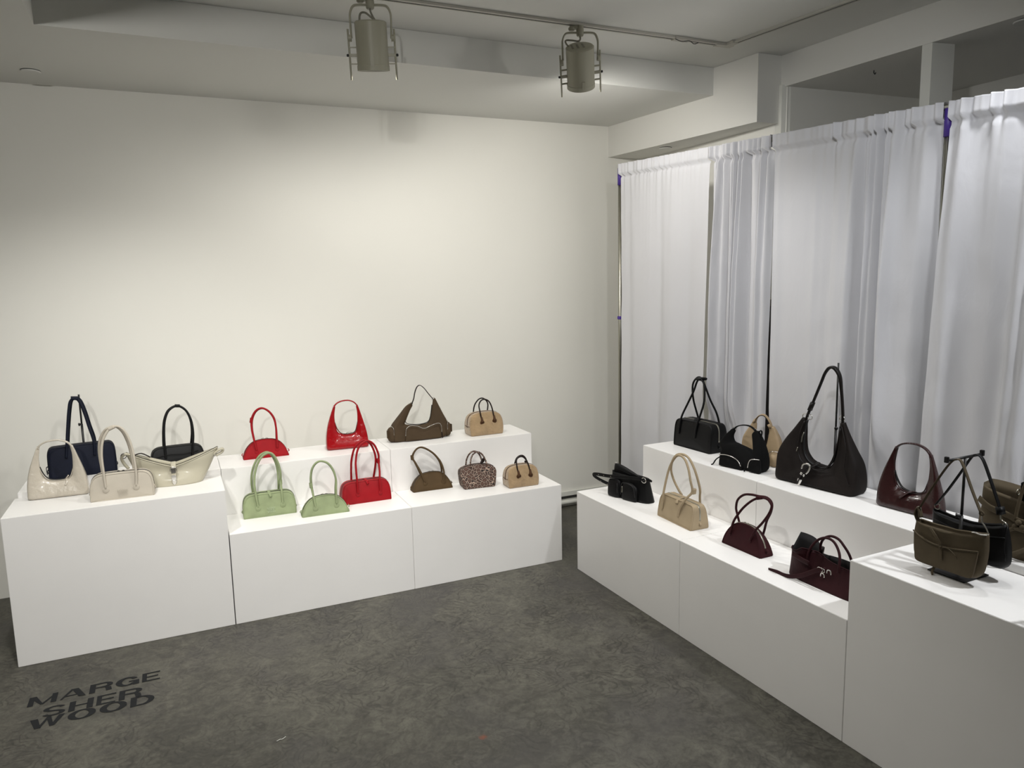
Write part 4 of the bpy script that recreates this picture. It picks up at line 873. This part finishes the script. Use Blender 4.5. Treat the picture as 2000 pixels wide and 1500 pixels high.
def poly_letter(ch):
    """diagonal letters as explicit outlines"""
    if ch == 'M': return [[(0, 0), (.2, 0), (.2, 1), (0, 1)], [(.8, 0), (1, 0), (1, 1), (.8, 1)], [(.0, 1), (.24, 1), (.56, 0), (.46, 0)], [(1, 1), (.9, 1), (.46, 0), (.56, 0)]]
    if ch == 'W': return [[(0, 1), (.22, 1), (.38, 0), (.2, 0)], [(.48, 1), (.56, 1), (.36, 0), (.26, 0)], [(.46, 1), (.60, 1), (.74, 0), (.62, 0)], [(.82, 1), (1, 1), (.76, 0), (.64, 0)]]
    if ch == 'A': return [[(0, 0), (.1, 0), (.5, 1), (.38, 1)], [(.40, 1), (.66, 1), (1, 0), (.74, 0)], [(.2, .24), (.82, .24), (.8, .34), (.24, .34)]]
    return []
WID = dict(M=1.2, A=1.1, R=1.0, G=1.05, E=.82, S=.95, H=1.02, W=1.35, O=1.12, D=1.0)
def text_mesh(txt, x0, x1, y0, y1, z, off=0, th=0):
    gapw = .14; tot = sum(WID[c] for c in txt)+gapw*(len(txt)-1); V = []; Fc = []; cx = 0
    def P(p, w_): V.append((x0+(cx+p[0]*w_)/tot*(x1-x0), y0+p[1]*(y1-y0), z))
    for c in txt:
        w_ = WID[c]
        for q in poly_letter(c):
            n = len(V); z += .00003
            for p in q: P(p, w_)
            Fc.append(tuple(range(n, n+4)))
        for q_, st_ in enumerate(glyph(c)):
            n = len(V); z += .00003; m2 = len(st_)
            for k, p in enumerate(st_):
                a = st_[max(0, k-1)]; b = st_[min(m2-1, k+1)]; d = Vector((b[0]-a[0], b[1]-a[1])).normalized(); nn = (-d.y*.13, d.x*.06)
                P((p[0]+nn[0], p[1]+nn[1]), w_); P((p[0]-nn[0], p[1]-nn[1]), w_)
            for k in range(m2-1): Fc.append((n+2*k, n+2*k+1, n+2*k+3, n+2*k+2))
        cx += w_+gapw
    me = bpy.data.meshes.new('word'); me.from_pydata(V, [], Fc); me.update(); return me
M['ink'] = mat('black_vinyl', (.13, .135, .14), .75, spec=.15)
t = thing('floor_lettering', 'black wide lettering reading MARGE SHERWOOD stuck to the concrete floor', 'floor sign', (-.57, -.48, 0))
for txt, a, b, c, d in (('MARGE', -.815, -.333, -.422, -.348), ('SHER', -.752, -.400, -.534, -.458)  , ('WOOD', -.787, -.352, -.6095, -.536)):
    me = text_mesh(txt, a+.57, b+.57, c+.48, d+.48, .0012, .03)
    bm = bmesh.new(); bm.from_mesh(me)
    for k, f in enumerate(bm.faces):          # hair-thin vinyl, overlapping strokes a hair apart
        f.normal_update()
        if f.normal.z < 0: f.normal_flip()
    me2 = bpy.data.meshes.new('word'); bm.to_mesh(me2); bm.free(); link('word', me2, M['ink'], t, smooth=False)
M['emb'] = mat('embossed_pale', (.66, .71, .58), .7); M['emb2'] = mat('embossed_cream', (.70, .67, .615), .6)
def emboss(parent, cx, y, cz, w_, h, m_):
    for k, (txt, a, b) in enumerate((('MARGE', -.5, .5), ('SHER', -.38, .36), ('WOOD', -.45, .46))):
        me = text_mesh(txt, cx+a*w_, cx+b*w_, 0, h*.3, 0, .0)
        for v in me.vertices: v.co = (v.co.x, y, cz+h*(.5-.34*(k+1))+v.co.y)
        link('embossed_word', me, m_, parent, smooth=False)
emboss(gb, .005, -.0555, .036, .042, .03, M['emb'])
emboss(cb, .002, -.0555, .032, .045, .03, M['emb2'])
# floor litter
t = thing('lint_thread', 'tiny white thread lying on the concrete', 'thread', (.06, -1.1, 0))
tube('thread', [(0, 0, .002), (.012, .006, .002), (.02, .004, .002), (.034, .014, .002)], .0011, M['trim'], t, 3, seg=5)

# families of like things share a group
FAM = {'spotlight': 'cylinder spotlights on the ceiling track', 'light track': 'white ceiling tracks', 'track connector': 'track fittings', 'ceiling cover': 'round ceiling covers', 'display stand': 'black bag stands'}
KIND = {'hobo_bag': 'glossy crescent hobo bags', 'bowling_bag': 'bowling bags with tall handles', 'dome_bag': 'half-moon bags', 'shearling_bag': 'tan shearling bags', 'cargo_hobo_bag': 'cargo hobo bags', 'shoulder_bag': 'shoulder bags on the T stand'}
for o in list(COL.objects):
    if o.parent is None and 'category' in o and 'group' not in o:
        g = FAM.get(o['category']) or KIND.get(o.name.split('.')[0])
        if g: o['group'] = g
